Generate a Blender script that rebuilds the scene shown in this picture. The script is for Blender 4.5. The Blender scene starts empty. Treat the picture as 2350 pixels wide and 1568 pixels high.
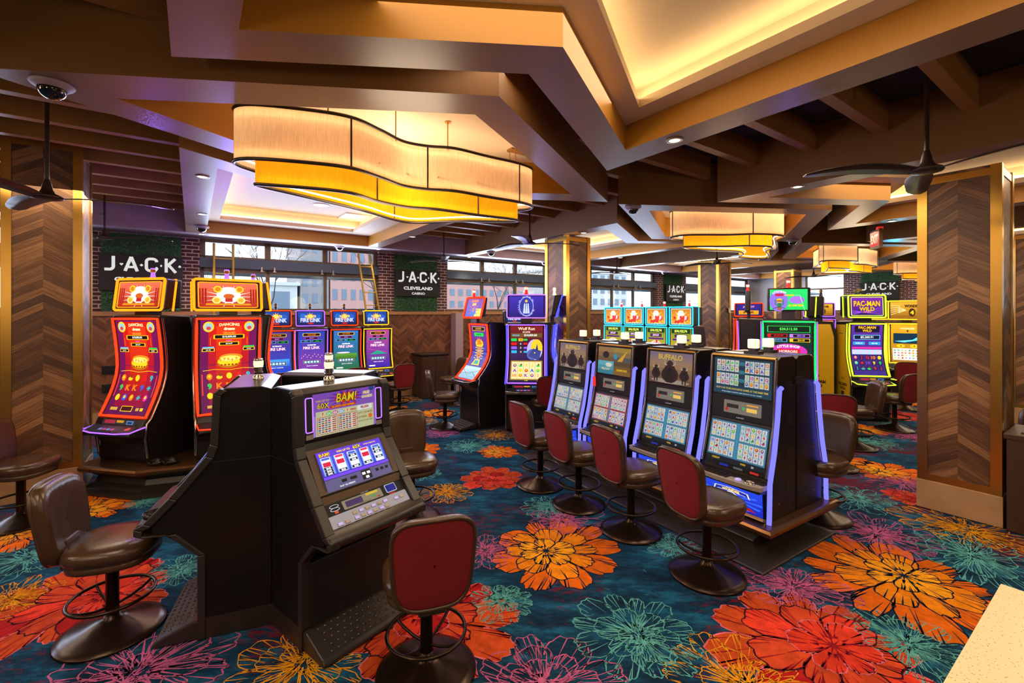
import bpy, math, random
from mathutils import Vector, Matrix
C = bpy.context.scene.collection
sc = bpy.context.scene
R = math.radians
# ---------------------------------------------------------------- camera
CAMH = 2.1
cam_d = bpy.data.cameras.new('camera'); cam_d.sensor_width = 36; cam_d.lens = 1044/2350*36
cam_d.shift_y = -69/2350; cam_d.clip_start = .05; cam_d.clip_end = 500
cam = bpy.data.objects.new('camera', cam_d); C.objects.link(cam)
cam.location = (0, 0, CAMH); cam.rotation_euler = (R(90), 0, 0); sc.camera = cam
# ---------------------------------------------------------------- world (overcast daylight outside)
w = bpy.data.worlds.new('world'); sc.world = w; w.use_nodes = True
bg = w.node_tree.nodes['Background']; bg.inputs[0].default_value = (.80, .88, 1.0, 1); bg.inputs[1].default_value = 2.3
sc.view_settings.view_transform = 'Standard'; sc.view_settings.look = 'None'
sc.view_settings.exposure = 0.12; sc.view_settings.gamma = 1.0; sc.view_settings.use_curve_mapping = False
sc.cycles.max_bounces = 6; sc.cycles.diffuse_bounces = 3; sc.cycles.glossy_bounces = 3
sc.cycles.use_adaptive_sampling = True; sc.cycles.adaptive_threshold = .08; sc.cycles.adaptive_min_samples = 12; sc.cycles.use_denoising = True
sc.cycles.transmission_bounces = 6; sc.cycles.transparent_max_bounces = 8
sc.cycles.sample_clamp_indirect = 4.0; sc.cycles.caustics_reflective = False; sc.cycles.caustics_refractive = False
# strengths
COVE = 12.0; DOWN = 38.0; SHADE = .07; LED = 10.5; NEON = 3.0; SCREEN = 1.0
# ---------------------------------------------------------------- building grid (v along the window wall, u towards it)
TH = R(35.1)
V = Vector((math.cos(TH), math.sin(TH))); U = Vector((-math.sin(TH), math.cos(TH)))
T = Vector((4.66, 3.44))                    # one ceiling bay
def ab(a, b): return V*a + U*b
def flr(px, py, z=0.0):                     # pixel of the photograph -> point on the level z
    d = 1044*(CAMH-z)/(py-715); return Vector(((px-1175)/1044*d, d))
def cei(px, py, h): d = 1044*h/(715-py); return Vector(((px-1175)/1044*d, d))
# ---------------------------------------------------------------- lamps of the hall and added fill lights
def lamp(name, kind, loc, power, col, **k):
    d = bpy.data.lights.new(name, kind); d.energy = power; d.color = col
    o = bpy.data.objects.new(name, d); C.objects.link(o); o.location = loc; r = k.pop('rot', None)
    for a, x in k.items(): setattr(d, a, x)
    if r: o.rotation_euler = r
    return o
WARM = (1, .78, .53); COOL = (.62, .74, 1.0)
for k in range(-2, 4):
    if k > -2:
        c = ab(1.75, 1.2)+T*k; lamp('tray_fill', 'AREA', (c.x, c.y, 3.74), 56, WARM, shape='RECTANGLE', size=1.9, size_y=2.8, rot=(0, 0, TH))  # added fill standing in for the tray glow, no fixture hangs there
        c = ab(1.85, 8.1)+T*k; lamp('tray_fill', 'AREA', (c.x, c.y, 3.74), 48, WARM, shape='RECTANGLE', size=1.9, size_y=2.4, rot=(0, 0, TH))
        c = Vector((-.98, 4.35))+T*k; e_ = (-.17, .34) if k % 2 == 0 else (.22, -.5); lamp('chandelier_lamp', 'POINT', (c.x+e_[0], c.y+e_[1], 3.48), 16, WARM, shadow_soft_size=.12)
        lamp('chandelier_lamp', 'POINT', (c.x, c.y, 2.9), 54, WARM, shadow_soft_size=.4)
    for b in (-1.5, 2.4, 7.8):
        c = ab(4.6, b)+T*k; lamp('bay_fill', 'AREA', (c.x, c.y, 3.5), 46, WARM, shape='RECTANGLE', size=1.2, size_y=2.0, rot=(0, 0, TH))  # added ambient fill under the rafter bays, without fixtures
for x, y in ((-2.6, -1.2), (1.6, -1.6), (5.2, .2)): lamp('near_fill', 'POINT', (x, y, 2.5), 42, WARM, shadow_soft_size=.35)  # added unseen fill behind and beside the camera, no real counter lamps
for x, y in ((-4.5, 5.75), (-3.65, 5.95), (-3.75, 6.75)): lamp('beacon_and_glow_light', 'POINT', (x, y, 2.95), 18, (.25, .12, 1), shadow_soft_size=.04)      # blue beacons on the drum machines
for x, y, z, p_ in ((8.9, 10.6, 2.9, 26), (3.6, 5.9, 2.4, 7), (.3, 8.5, 2.75, 10)): lamp('beacon_and_glow_light', 'POINT', (x, y, z), p_, (.05, .6, 1) if x > 8 else (.3, .15, 1), shadow_soft_size=.05)  # added lights without beacons, tinting the ceiling cyan and violet
for a in (-7.5, -3.5, 1.9, 7.3, 12.6, 18.5):
    c = ab(a, 10.55); lamp('window_daylight', 'AREA', (c.x, c.y, 2.85), 115, COOL, shape='RECTANGLE', size=3.3, size_y=1.3, rot=(R(-88), 0, TH))
def lin(c):
    def f(x): return x/12.92 if x <= .04045 else ((x+.055)/1.055)**2.4
    return (f(c[0]), f(c[1]), f(c[2]))
def hx(s): s = s.lstrip('#'); return lin((int(s[0:2], 16)/255, int(s[2:4], 16)/255, int(s[4:6], 16)/255))
# ---------------------------------------------------------------- materials
MT = {}
def pbr(name, col, rough=.5, metal=0.0, emit=None, es=0.0, spec=.5, coat=0.0, noise=None, nscale=20, bump=0.0):
    m = bpy.data.materials.new(name); m.use_nodes = True; nt = m.node_tree; b = nt.nodes['Principled BSDF']
    b.inputs['Base Color'].default_value = (*col, 1); b.inputs['Roughness'].default_value = rough
    b.inputs['Metallic'].default_value = metal; b.inputs['Specular IOR Level'].default_value = spec
    b.inputs['Coat Weight'].default_value = coat
    if emit: b.inputs['Emission Color'].default_value = (*emit, 1); b.inputs['Emission Strength'].default_value = es
    if noise or bump:
        tc = nt.nodes.new('ShaderNodeTexCoord'); n = nt.nodes.new('ShaderNodeTexNoise'); n.inputs['Scale'].default_value = nscale
        n.inputs['Detail'].default_value = 4; nt.links.new(tc.outputs['Object'], n.inputs['Vector'])
        if noise:
            r = nt.nodes.new('ShaderNodeMix'); r.data_type = 'RGBA'; r.inputs[6].default_value = (*col, 1); r.inputs[7].default_value = (*noise, 1)
            nt.links.new(n.outputs['Fac'], r.inputs[0]); nt.links.new(r.outputs[2], b.inputs['Base Color'])
        if bump:
            bp = nt.nodes.new('ShaderNodeBump'); bp.inputs['Strength'].default_value = bump; bp.inputs['Distance'].default_value = .01
            nt.links.new(n.outputs['Fac'], bp.inputs['Height']); nt.links.new(bp.outputs['Normal'], b.inputs['Normal'])
    MT[name] = m; return m
def glow(name, col, s):
    m = bpy.data.materials.new(name); m.use_nodes = True; nt = m.node_tree; nt.nodes.clear()
    o = nt.nodes.new('ShaderNodeOutputMaterial'); e = nt.nodes.new('ShaderNodeEmission')
    e.inputs[0].default_value = (*col, 1); e.inputs[1].default_value = s; nt.links.new(e.outputs[0], o.inputs[0]); MT[name] = m; return m
pbr('beam_paint', hx('8a6a5a'), .36, noise=hx('927262'), nscale=1.5)           # satin painted soffits and fascias
pbr('fascia', hx('b07a26'), .45)
pbr('fascia_dark', hx('85592a'), .5)
pbr('cream', hx('dfcbb0'), .6)
pbr('black_ceiling', hx('30282a'), .8)
pbr('rafter', hx('9c6a34'), .5)
pbr('header', hx('b09aa6'), .6)
pbr('grey_wall', hx('b3b4b8'), .7)
pbr('back_wall', hx('94704f'), .7)
pbr('brass', hx('c89a4a'), .28, 1.0)
pbr('marble', hx('c9a37c'), .25, noise=hx('9c7650'), nscale=4)
pbr('black_gloss', hx('151110'), .3, spec=.35)
pbr('black_satin', hx('1c1614'), .3)
pbr('black_matte', hx('100f10'), .6)
pbr('charcoal', hx('2b2523'), .35)
pbr('bronze', hx('4a3222'), .28, .75)
pbr('bronze_edge', hx('7a5636'), .3, .8)
pbr('chrome', hx('a8a29a'), .16, 1.0)
pbr('silver', hx('b5aa9e'), .32, .5)
pbr('gunmetal', hx('4b423c'), .3, .7)
pbr('leather', hx('45301f'), .24, bump=.12, nscale=60)
pbr('red_fabric', hx('8c0f14'), .85, bump=.3, nscale=160, noise=hx('6e0b12'))
pbr('stool_metal', hx('35251c'), .25, .7)
pbr('white_plastic', hx('e8e4da'), .4)
pbr('steel_beam', hx('4e5f70'), .55)
pbr('mullion', hx('6b5a46'), .4, .3)
pbr('ladder_yellow', hx('c8a23c'), .5)
pbr('quartz', hx('e6cfa4'), .3)
pbr('cab_wood', hx('3a2618'), .4, noise=hx('4a3222'), nscale=6)
pbr('fan_bronze', hx('3b2a26'), .35, .3)
pbr('candle_red', hx('b5202a'), .4, emit=hx('ff3020'), es=.6)
pbr('candle_white', hx('f2ead8'), .4, emit=hx('ffe8c8'), es=.8)
pbr('yellow_paint', hx('ffcc20'), .35)
pbr('green_dark', hx('2c3420'), .4)
pbr('grey_blue', hx('5c6478'), .4)
pbr('lit_button', hx('b8aee0'), .3, emit=hx('9080ff'), es=.35)
pbr('deck_silver', hx('a89f96'), .35, .25)
pbr('dome_smoke', hx('15120f'), .05, 0, coat=1.0)
pbr('leaf', hx('2c5c38'), .6)
pbr('leaf_light', hx('4f8258'), .6)
pbr('bill_yellow', hx('f0d060'), .4, emit=hx('ffb020'), es=2.2)
pbr('concrete', hx('9aa0a4'), .8)
pbr('asphalt', hx('7c8288'), .9)
glow('cove_light', hx('ffe0a8'), COVE)
glow('led_warm', hx('ffdca4'), LED)
glow('down_glow', hx('ffe2a8'), 9)
def neon(name, h, s=NEON): return glow('neon_'+name, hx(h), s)
neon('red', 'ff2a10', 3.2); neon('orange', 'ff7a10', 2.6); neon('amber', 'ffb020', 2.2); neon('blue', '3a3cff', 3.4); neon('violet', '8a50ff', 2.6)
neon('cyan', '30c8ff', 2.2); neon('green', '20f060', 2.4); neon('lime', 'd8ff30', 2.0); neon('white', 'e8d8ff', 3.0); neon('lilac', 'b070ff', 1.6)
neon('bar', '6c6aff', 1.7)
# vertex coloured: printed / lit graphics
def vcol(name, emission):
    m = bpy.data.materials.new(name); m.use_nodes = True; nt = m.node_tree; b = nt.nodes['Principled BSDF']
    a = nt.nodes.new('ShaderNodeVertexColor'); a.layer_name = 'Col'
    if emission:
        b.inputs['Base Color'].default_value = (.01, .01, .01, 1); nt.links.new(a.outputs[0], b.inputs['Emission Color']); b.inputs['Emission Strength'].default_value = emission
        b.inputs['Roughness'].default_value = .4; b.inputs['Specular IOR Level'].default_value = .15
    else:
        nt.links.new(a.outputs[0], b.inputs['Base Color']); b.inputs['Roughness'].default_value = .5
    MT[name] = m; return m
vcol('screen', SCREEN*1.15); vcol('screen_dim', .62); vcol('print', 0); vcol('lit_sign', .75)
# chevron wood
def chevron(name, period, plank, slope, c1, c2, c3):
    m = bpy.data.materials.new(name); m.use_nodes = True; nt = m.node_tree; N = nt.nodes; Lk = nt.links.new; b = N['Principled BSDF']
    uv = N.new('ShaderNodeUVMap'); uv.uv_map = 'UVMap'; s = N.new('ShaderNodeSeparateXYZ'); Lk(uv.outputs[0], s.inputs[0])
    def mth(op, a, bb=None):
        n = N.new('ShaderNodeMath'); n.operation = op
        for i, x in enumerate((a, bb)):
            if x is None: continue
            if isinstance(x, (int, float)): n.inputs[i].default_value = x
            else: Lk(x, n.inputs[i])
        return n.outputs[0]
    fr = mth('FRACT', mth('DIVIDE', s.outputs[0], period)); t = mth('MULTIPLY', mth('ABSOLUTE', mth('SUBTRACT', fr, .5)), period)
    side = mth('GREATER_THAN', fr, .5)
    q = mth('ADD', s.outputs[1], mth('MULTIPLY', t, slope)); qi = mth('DIVIDE', q, plank); fl = mth('FLOOR', qi)
    cb = N.new('ShaderNodeCombineXYZ'); Lk(fl, cb.inputs[0]); Lk(mth('ADD', side, mth('MULTIPLY', mth('FLOOR', mth('DIVIDE', s.outputs[0], period)), 7)), cb.inputs[1])
    wn = N.new('ShaderNodeTexWhiteNoise'); wn.noise_dimensions = '2D'; Lk(cb.outputs[0], wn.inputs['Vector'])
    g = N.new('ShaderNodeCombineXYZ'); Lk(mth('MULTIPLY', q, 70), g.inputs[0]); Lk(mth('MULTIPLY', t, 5), g.inputs[1]); Lk(mth('MULTIPLY', wn.outputs[0], 30), g.inputs[2])
    gn = N.new('ShaderNodeTexNoise'); gn.inputs['Scale'].default_value = 1; gn.inputs['Detail'].default_value = 3; Lk(g.outputs[0], gn.inputs['Vector'])
    mx = mth('ADD', mth('MULTIPLY', wn.outputs[0], .75), mth('MULTIPLY', mth('SUBTRACT', gn.outputs[0], .5), 1.1))
    rp = N.new('ShaderNodeValToRGB'); e = rp.color_ramp.elements; e[0].position = 0; e[0].color = (*c1, 1); e[1].position = .85; e[1].color = (*c3, 1)
    k = rp.color_ramp.elements.new(.4); k.color = (*c2, 1); Lk(mx, rp.inputs[0])
    gp = mth('LESS_THAN', mth('ABSOLUTE', mth('SUBTRACT', mth('FRACT', qi), .5)), .485)
    mm = N.new('ShaderNodeMix'); mm.data_type = 'RGBA'; mm.inputs[6].default_value = (*[x*.4 for x in c1], 1); Lk(gp, mm.inputs[0]); Lk(rp.outputs[0], mm.inputs[7])
    Lk(mm.outputs[2], b.inputs['Base Color']); b.inputs['Roughness'].default_value = .45; MT[name] = m
chevron('wood_column', .62, .085, .62, hx('4a2f1d'), hx('704a2e'), hx('a3754a'))
chevron('wood_wall', .42, .07, .8, hx('55301e'), hx('7a4a30'), hx('94603e'))
def planks(name, c1, c2):
    m = bpy.data.materials.new(name); m.use_nodes = True; nt = m.node_tree; N = nt.nodes; Lk = nt.links.new; b = N['Principled BSDF']
    tc = N.new('ShaderNodeTexCoord'); mp = N.new('ShaderNodeMapping'); mp.inputs['Scale'].default_value = (2, 2, 30); Lk(tc.outputs['Object'], mp.inputs[0])
    n = N.new('ShaderNodeTexNoise'); n.inputs['Scale'].default_value = 1.5; Lk(mp.outputs[0], n.inputs['Vector'])
    r = N.new('ShaderNodeMix'); r.data_type = 'RGBA'; r.inputs[6].default_value = (*c1, 1); r.inputs[7].default_value = (*c2, 1); Lk(n.outputs[0], r.inputs[0]); Lk(r.outputs[2], b.inputs['Base Color'])
    b.inputs['Roughness'].default_value = .5; MT[name] = m
planks('cap_wood', hx('9c6c48'), hx('b98a5e'))
def brickmat():
    m = bpy.data.materials.new('brick'); m.use_nodes = True; nt = m.node_tree; N = nt.nodes; Lk = nt.links.new; b = N['Principled BSDF']
    uv = N.new('ShaderNodeUVMap'); uv.uv_map = 'UVMap'; t = N.new('ShaderNodeTexBrick'); Lk(uv.outputs[0], t.inputs['Vector'])
    t.inputs['Color1'].default_value = (*hx('5a2f2c'), 1); t.inputs['Color2'].default_value = (*hx('422424'), 1); t.inputs['Mortar'].default_value = (*hx('c0aeb0'), 1)
    t.inputs['Scale'].default_value = 1; t.inputs['Mortar Size'].default_value = .009; t.inputs['Brick Width'].default_value = .21; t.inputs['Row Height'].default_value = .072
    Lk(t.outputs['Color'], b.inputs['Base Color']); b.inputs['Roughness'].default_value = .8; MT['brick'] = m
brickmat()
def carpetmat():
    m = bpy.data.materials.new('carpet'); m.use_nodes = True; nt = m.node_tree; N = nt.nodes; Lk = nt.links.new; b = N['Principled BSDF']
    tc = N.new('ShaderNodeTexCoord')
    def noise(sc_, det=6, rough=.6, mapping=None, dist=0):
        n = N.new('ShaderNodeTexNoise'); n.inputs['Scale'].default_value = sc_; n.inputs['Detail'].default_value = det; n.inputs['Roughness'].default_value = rough; n.inputs['Distortion'].default_value = dist
        if mapping:
            mp = N.new('ShaderNodeMapping'); mp.inputs['Scale'].default_value = mapping; mp.inputs['Rotation'].default_value = (0, 0, .6); Lk(tc.outputs['Object'], mp.inputs[0]); Lk(mp.outputs[0], n.inputs['Vector'])
        else: Lk(tc.outputs['Object'], n.inputs['Vector'])
        return n.outputs[0]
    r = N.new('ShaderNodeValToRGB'); e = r.color_ramp.elements
    e[0].position = .36; e[0].color = (*hx('0b1c30'), 1); e[1].position = .68; e[1].color = (*hx('1d6488'), 1); k = e.new(.51); k.color = (*hx('10344f'), 1)
    Lk(noise(2.2, 8, .72, (1, 2.6, 1)), r.inputs[0])
    def layer(prev, col, nz, lo, hi):
        a = N.new('ShaderNodeMapRange'); a.inputs['From Min'].default_value = lo; a.inputs['From Max'].default_value = hi; Lk(nz, a.inputs['Value'])
        x = N.new('ShaderNodeMix'); x.data_type = 'RGBA'; Lk(a.outputs[0], x.inputs[0]); Lk(prev, x.inputs[6]); x.inputs[7].default_value = (*col, 1); return x.outputs[2]
    c = layer(r.outputs[0], hx('2f8a9a'), noise(5, 10, .8, (1, 3, 1), .6), .60, .68)
    # dark red brushed patches
    p = N.new('ShaderNodeMath'); p.operation = 'MULTIPLY'; Lk(noise(.8, 3, .5), p.inputs[0]); Lk(noise(9, 10, .8, (1, 2.5, 1), .8), p.inputs[1])
    c = layer(c, hx('5e1426'), p.outputs[0], .295, .335)
    Lk(c, b.inputs['Base Color']); b.inputs['Roughness'].default_value = .95; b.inputs['Specular IOR Level'].default_value = .1
    bp = N.new('ShaderNodeBump'); bp.inputs['Strength'].default_value = .35; bp.inputs['Distance'].default_value = .004; Lk(noise(260, 2, .5), bp.inputs['Height']); Lk(bp.outputs[0], b.inputs['Normal']); MT['carpet'] = m
    m = bpy.data.materials.new('carpet_flower'); m.use_nodes = True; nt = m.node_tree; N = nt.nodes; Lk = nt.links.new; b = N['Principled BSDF']; tc = N.new('ShaderNodeTexCoord')
    a = N.new('ShaderNodeVertexColor'); a.layer_name = 'Col'; mu = N.new('ShaderNodeMix'); mu.data_type = 'RGBA'; mu.blend_type = 'MULTIPLY'; mu.inputs[0].default_value = .55
    nz = noise(11, 8, .7); rr = N.new('ShaderNodeMapRange'); rr.inputs['From Min'].default_value = .35; rr.inputs['From Max'].default_value = .65; rr.inputs['To Min'].default_value = .3; rr.inputs['To Max'].default_value = 1.05; Lk(nz, rr.inputs['Value'])
    Lk(a.outputs[0], mu.inputs[6]); Lk(rr.outputs[0], mu.inputs[7]); Lk(mu.outputs[2], b.inputs['Base Color']); b.inputs['Roughness'].default_value = .95; b.inputs['Specular IOR Level'].default_value = .1
    MT['carpet_flower'] = m
carpetmat()
def quartz():
    m = MT['quartz']; nt = m.node_tree; N = nt.nodes; Lk = nt.links.new; b = N['Principled BSDF']; tc = N.new('ShaderNodeTexCoord'); v = N.new('ShaderNodeTexVoronoi'); v.inputs['Scale'].default_value = 95
    Lk(tc.outputs['Object'], v.inputs['Vector']); r = N.new('ShaderNodeValToRGB'); e = r.color_ramp.elements; e[0].position = .12; e[0].color = (*hx('8a7454'), 1); e[1].position = .22; e[1].color = (*hx('ecd5aa'), 1)
    Lk(v.outputs['Distance'], r.inputs[0]); Lk(r.outputs[0], b.inputs['Base Color'])
quartz()
def shade_mat(name, col, es):
    m = bpy.data.materials.new(name); m.use_nodes = True; nt = m.node_tree; nt.nodes.clear(); N = nt.nodes; Lk = nt.links.new
    o = N.new('ShaderNodeOutputMaterial'); tc = N.new('ShaderNodeTexCoord')
    mp = N.new('ShaderNodeMapping'); mp.inputs['Scale'].default_value = (40, 40, 3); Lk(tc.outputs['Object'], mp.inputs[0]); n = N.new('ShaderNodeTexNoise'); n.inputs['Scale'].default_value = 3; Lk(mp.outputs[0], n.inputs['Vector'])
    mr = N.new('ShaderNodeMapRange'); mr.inputs['To Min'].default_value = .72; mr.inputs['To Max'].default_value = 1.2; Lk(n.outputs[0], mr.inputs['Value'])
    mc = N.new('ShaderNodeMix'); mc.data_type = 'RGBA'; mc.blend_type = 'MULTIPLY'; mc.inputs[0].default_value = 1; mc.inputs[6].default_value = (*col, 1); Lk(mr.outputs[0], mc.inputs[7])
    tr = N.new('ShaderNodeBsdfTranslucent'); df = N.new('ShaderNodeBsdfDiffuse'); em = N.new('ShaderNodeEmission'); em.inputs[1].default_value = es
    for s in (tr, df, em): Lk(mc.outputs[2], s.inputs[0])
    mx = N.new('ShaderNodeMixShader'); mx.inputs[0].default_value = .55; Lk(df.outputs[0], mx.inputs[1]); Lk(tr.outputs[0], mx.inputs[2])
    ad = N.new('ShaderNodeAddShader'); Lk(mx.outputs[0], ad.inputs[0]); Lk(em.outputs[0], ad.inputs[1]); Lk(ad.outputs[0], o.inputs[0]); MT[name] = m
shade_mat('shade_cream', hx('e8c8a2'), SHADE); shade_mat('shade_gold', hx('eda018'), SHADE*3)
def glassmat():
    m = bpy.data.materials.new('glass'); m.use_nodes = True; nt = m.node_tree; nt.nodes.clear(); N = nt.nodes; Lk = nt.links.new
    o = N.new('ShaderNodeOutputMaterial'); t = N.new('ShaderNodeBsdfTransparent'); g = N.new('ShaderNodeBsdfGlossy'); g.inputs['Roughness'].default_value = .03
    t.inputs[0].default_value = (.9, .94, .96, 1); x = N.new('ShaderNodeMixShader'); x.inputs[0].default_value = .015; Lk(t.outputs[0], x.inputs[1]); Lk(g.outputs[0], x.inputs[2]); Lk(x.outputs[0], o.inputs[0]); MT['glass'] = m
glassmat()
# ---------------------------------------------------------------- mesh helper
class MB:
    def __init__(s): s.v = []; s.f = []; s.m = []; s.c = []; s.uv = []; s.sm = []
    def add(s, vs, fs, m=0, c=(1, 1, 1), uvs=None, sm=False):
        n = len(s.v); s.v += [tuple(p) for p in vs]
        for i, f in enumerate(fs):
            s.f.append([n+k for k in f]); s.m.append(m); s.c.append(c); s.uv.append(uvs[i] if uvs else None); s.sm.append(sm)
        return s
    def box(s, x0, x1, y0, y1, z0, z1, m=0):
        return s.add([(x0,y0,z0),(x1,y0,z0),(x1,y1,z0),(x0,y1,z0),(x0,y0,z1),(x1,y0,z1),(x1,y1,z1),(x0,y1,z1)],
            [(0,3,2,1),(4,5,6,7),(0,1,5,4),(1,2,6,5),(2,3,7,6),(3,0,4,7)], m)
    def obox(s, c, dx, dy, sx, sy, z0, z1, m=0):      # oriented box about c, axes dx/dy (2D unit), full sizes sx, sy
        p = [Vector(c)+Vector(dx)*(i*sx/2)+Vector(dy)*(j*sy/2) for i, j in ((-1,-1),(1,-1),(1,1),(-1,1))]
        return s.poly(p, z0, z1, m)
    def poly(s, pts, z0, z1, m=0, mtop=None, mbot=None):          # vertical prism over an xy polygon
        pts = [Vector(p[:2]) for p in pts]
        a = sum(pts[i].x*pts[(i+1) % len(pts)].y-pts[(i+1) % len(pts)].x*pts[i].y for i in range(len(pts)))
        if a < 0: pts = pts[::-1]
        n = len(pts); vs = [(p.x, p.y, z0) for p in pts]+[(p.x, p.y, z1) for p in pts]
        s.add(vs, [(i, (i+1) % n, n+(i+1) % n, n+i) for i in range(n)], m)
        s.add(vs[:n], [tuple(range(n))[::-1]], m if mbot is None else mbot); s.add(vs[n:], [tuple(range(n))], m if mtop is None else mtop); return s
    def prism(s, prof, x0, x1, m=0):                   # (y,z) profile extruded along x
        a = sum(prof[i][0]*prof[(i+1) % len(prof)][1]-prof[(i+1) % len(prof)][0]*prof[i][1] for i in range(len(prof)))
        if a < 0: prof = prof[::-1]
        n = len(prof); vs = [(x0, y, z) for y, z in prof]+[(x1, y, z) for y, z in prof]
        return s.add(vs, [tuple(range(n))[::-1], tuple(range(n, 2*n))]+[(i, (i+1) % n, n+(i+1) % n, n+i) for i in range(n)], m)
    def tube(s, path, r, n=8, closed=False, m=0):
        P = [Vector(p) for p in path]; k = len(P); rr = r if isinstance(r, (list, tuple)) else [r]*k; vs = []; up = None
        for i in range(k):
            a = P[i-1] if (i > 0 or closed) else P[i]; b = P[(i+1) % k] if (i < k-1 or closed) else P[i]
            t = (b-a).normalized() if (b-a).length > 1e-9 else Vector((0, 0, 1))
            if up is None: up = Vector((0, 0, 1)) if abs(t.z) < .9 else Vector((1, 0, 0))
            x = up.cross(t)
            if x.length < 1e-4: x = Vector((1, 0, 0)).cross(t)
            x.normalize(); y = t.cross(x); up = y
            vs += [P[i]+x*(math.cos(2*math.pi*j/n)*rr[i])+y*(math.sin(2*math.pi*j/n)*rr[i]) for j in range(n)]
        fs = [(i*n+j, i*n+(j+1) % n, ((i+1) % k)*n+(j+1) % n, ((i+1) % k)*n+j) for i in range(k if closed else k-1) for j in range(n)]
        s.add(vs, fs, m, sm=True)
        if not closed: s.add(vs[:n], [tuple(range(n))[::-1]], m); s.add(vs[-n:], [tuple(range(n))], m)
        return s
    def lathe(s, prof, n=24, c=(0, 0, 0), m=0, sx=1, sy=1):      # (r,z) about the z axis
        vs = [(c[0]+r*math.cos(2*math.pi*j/n)*sx, c[1]+r*math.sin(2*math.pi*j/n)*sy, c[2]+z) for r, z in prof for j in range(n)]; k = len(prof)
        s.add(vs, [(i*n+j, i*n+(j+1) % n, (i+1)*n+(j+1) % n, (i+1)*n+j) for i in range(k-1) for j in range(n)], m, sm=True)
        s.add(vs[:n], [tuple(range(n))[::-1]], m); s.add(vs[-n:], [tuple(range(n))], m); return s
    def wallband(s, path, z0, z1, m=0, th=0.0, closed=True, uvo=0.0):       # vertical ribbon along an xy path (optional thickness)
        P = [Vector(p[:2]) for p in path]; k = len(P); n = k if closed else k-1; acc = uvo
        for i in range(n):
            a, b = P[i], P[(i+1) % k]; L = (b-a).length
            s.add([(a.x,a.y,z0),(b.x,b.y,z0),(b.x,b.y,z1),(a.x,a.y,z1)], [(0,1,2,3)], m, uvs=[[(acc,z0),(acc+L,z0),(acc+L,z1),(acc,z1)]], sm=(k > 12)); acc += L
        return s
    def ring(s, outer, inner, z, m=0, up=False):       # flat ring between two polygons with equal vertex counts
        n = len(outer)
        for i in range(n):
            j = (i+1) % n; q = [outer[i], outer[j], inner[j], inner[i]]
            vs = [(p[0], p[1], z) for p in q]; s.add(vs, [(0,1,2,3) if up else (3,2,1,0)], m)
        return s
    def build(s, name, mats, parent=None, bevel=0.0, bseg=2, loc=None, rot=None, merge=False):
        me = bpy.data.meshes.new(name); me.from_pydata(s.v, [], s.f)
        if not isinstance(mats, (list, tuple)): mats = [mats]
        for x in mats: me.materials.append(MT[x] if isinstance(x, str) else x)
        me.polygons.foreach_set('material_index', s.m); me.polygons.foreach_set('use_smooth', s.sm)
        if any(c != (1, 1, 1) for c in s.c):
            ca = me.color_attributes.new('Col', 'FLOAT_COLOR', 'CORNER'); buf = []
            for f, c in zip(s.f, s.c): buf += [c[0], c[1], c[2], 1.0]*len(f)
            ca.data.foreach_set('color', buf)
        if any(u is not None for u in s.uv):
            ul = me.uv_layers.new(name='UVMap'); buf = []
            for f, u in zip(s.f, s.uv):
                for k in range(len(f)): buf += list(u[k]) if u else [0, 0]
            ul.data.foreach_set('uv', buf)
        me.update()
        o = bpy.data.objects.new(name, me); C.objects.link(o)
        if parent: o.parent = parent
        if loc is not None: o.location = (loc[0], loc[1], loc[2] if len(loc) > 2 else 0)
        if rot is not None: o.rotation_euler = (0, 0, rot)
        if bevel:
            b = o.modifiers.new('bevel', 'BEVEL'); b.width = bevel; b.segments = bseg; b.limit_method = 'ANGLE'; b.angle_limit = R(35)
        return o
def tag(o, label=None, cat=None, group=None, kind=None):
    if label: o['label'] = label
    if cat: o['category'] = cat
    if group: o['group'] = group
    if kind: o['kind'] = kind
    return o
def empty(name, loc=(0, 0, 0), rz=0.0, label=None, cat=None, group=None, kind=None):
    o = bpy.data.objects.new(name, None); C.objects.link(o); o.location = (loc[0], loc[1], loc[2] if len(loc) > 2 else 0); o.rotation_euler = (0, 0, rz)
    o.empty_display_size = .1; return tag(o, label, cat, group, kind)
def copy_tree(o, parent=None):
    c = o.copy(); C.objects.link(c); c.parent = parent
    for ch in o.children: copy_tree(ch, c)
    return c
def place(src, loc, rz, label, cat=None, group=None):
    c = copy_tree(src); c.location = (loc[0], loc[1], loc[2] if len(loc) > 2 else 0); c.rotation_euler = (0, 0, rz); c['label'] = label
    if group: c['group'] = group
    return c
def offset_poly(P, d):                                # P counter-clockwise, d>0 grows
    P = [Vector(p[:2]) for p in P]; n = len(P)
    ar = sum(P[i].x*P[(i+1) % n].y-P[(i+1) % n].x*P[i].y for i in range(n)); sg = 1 if ar > 0 else -1; out = []
    for i in range(n):
        e0 = (P[i]-P[i-1]).normalized(); e1 = (P[(i+1) % n]-P[i]).normalized()
        n0 = Vector((e0.y, -e0.x))*sg; n1 = Vector((e1.y, -e1.x))*sg; b = n0+n1
        out.append(P[i]+b*(d/max(.25, (1+n0.dot(n1)))))
    return out
def smooth_loop(P, sub=6, closed=True):
    P = [Vector(p) for p in P]; n = len(P); out = []
    for i in range(n if closed else n-1):
        if closed: p0, p1, p2, p3 = P[i-1], P[i], P[(i+1) % n], P[(i+2) % n]
        else: p0, p1, p2, p3 = P[max(i-1, 0)], P[i], P[i+1], P[min(i+2, n-1)]
        for k in range(sub):
            t = k/sub; out.append(.5*((2*p1)+(p2-p0)*t+(2*p0-5*p1+4*p2-p3)*t*t+(3*p1-p0-3*p2+p3)*t**3))
    if not closed: out.append(P[-1])
    return out
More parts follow.
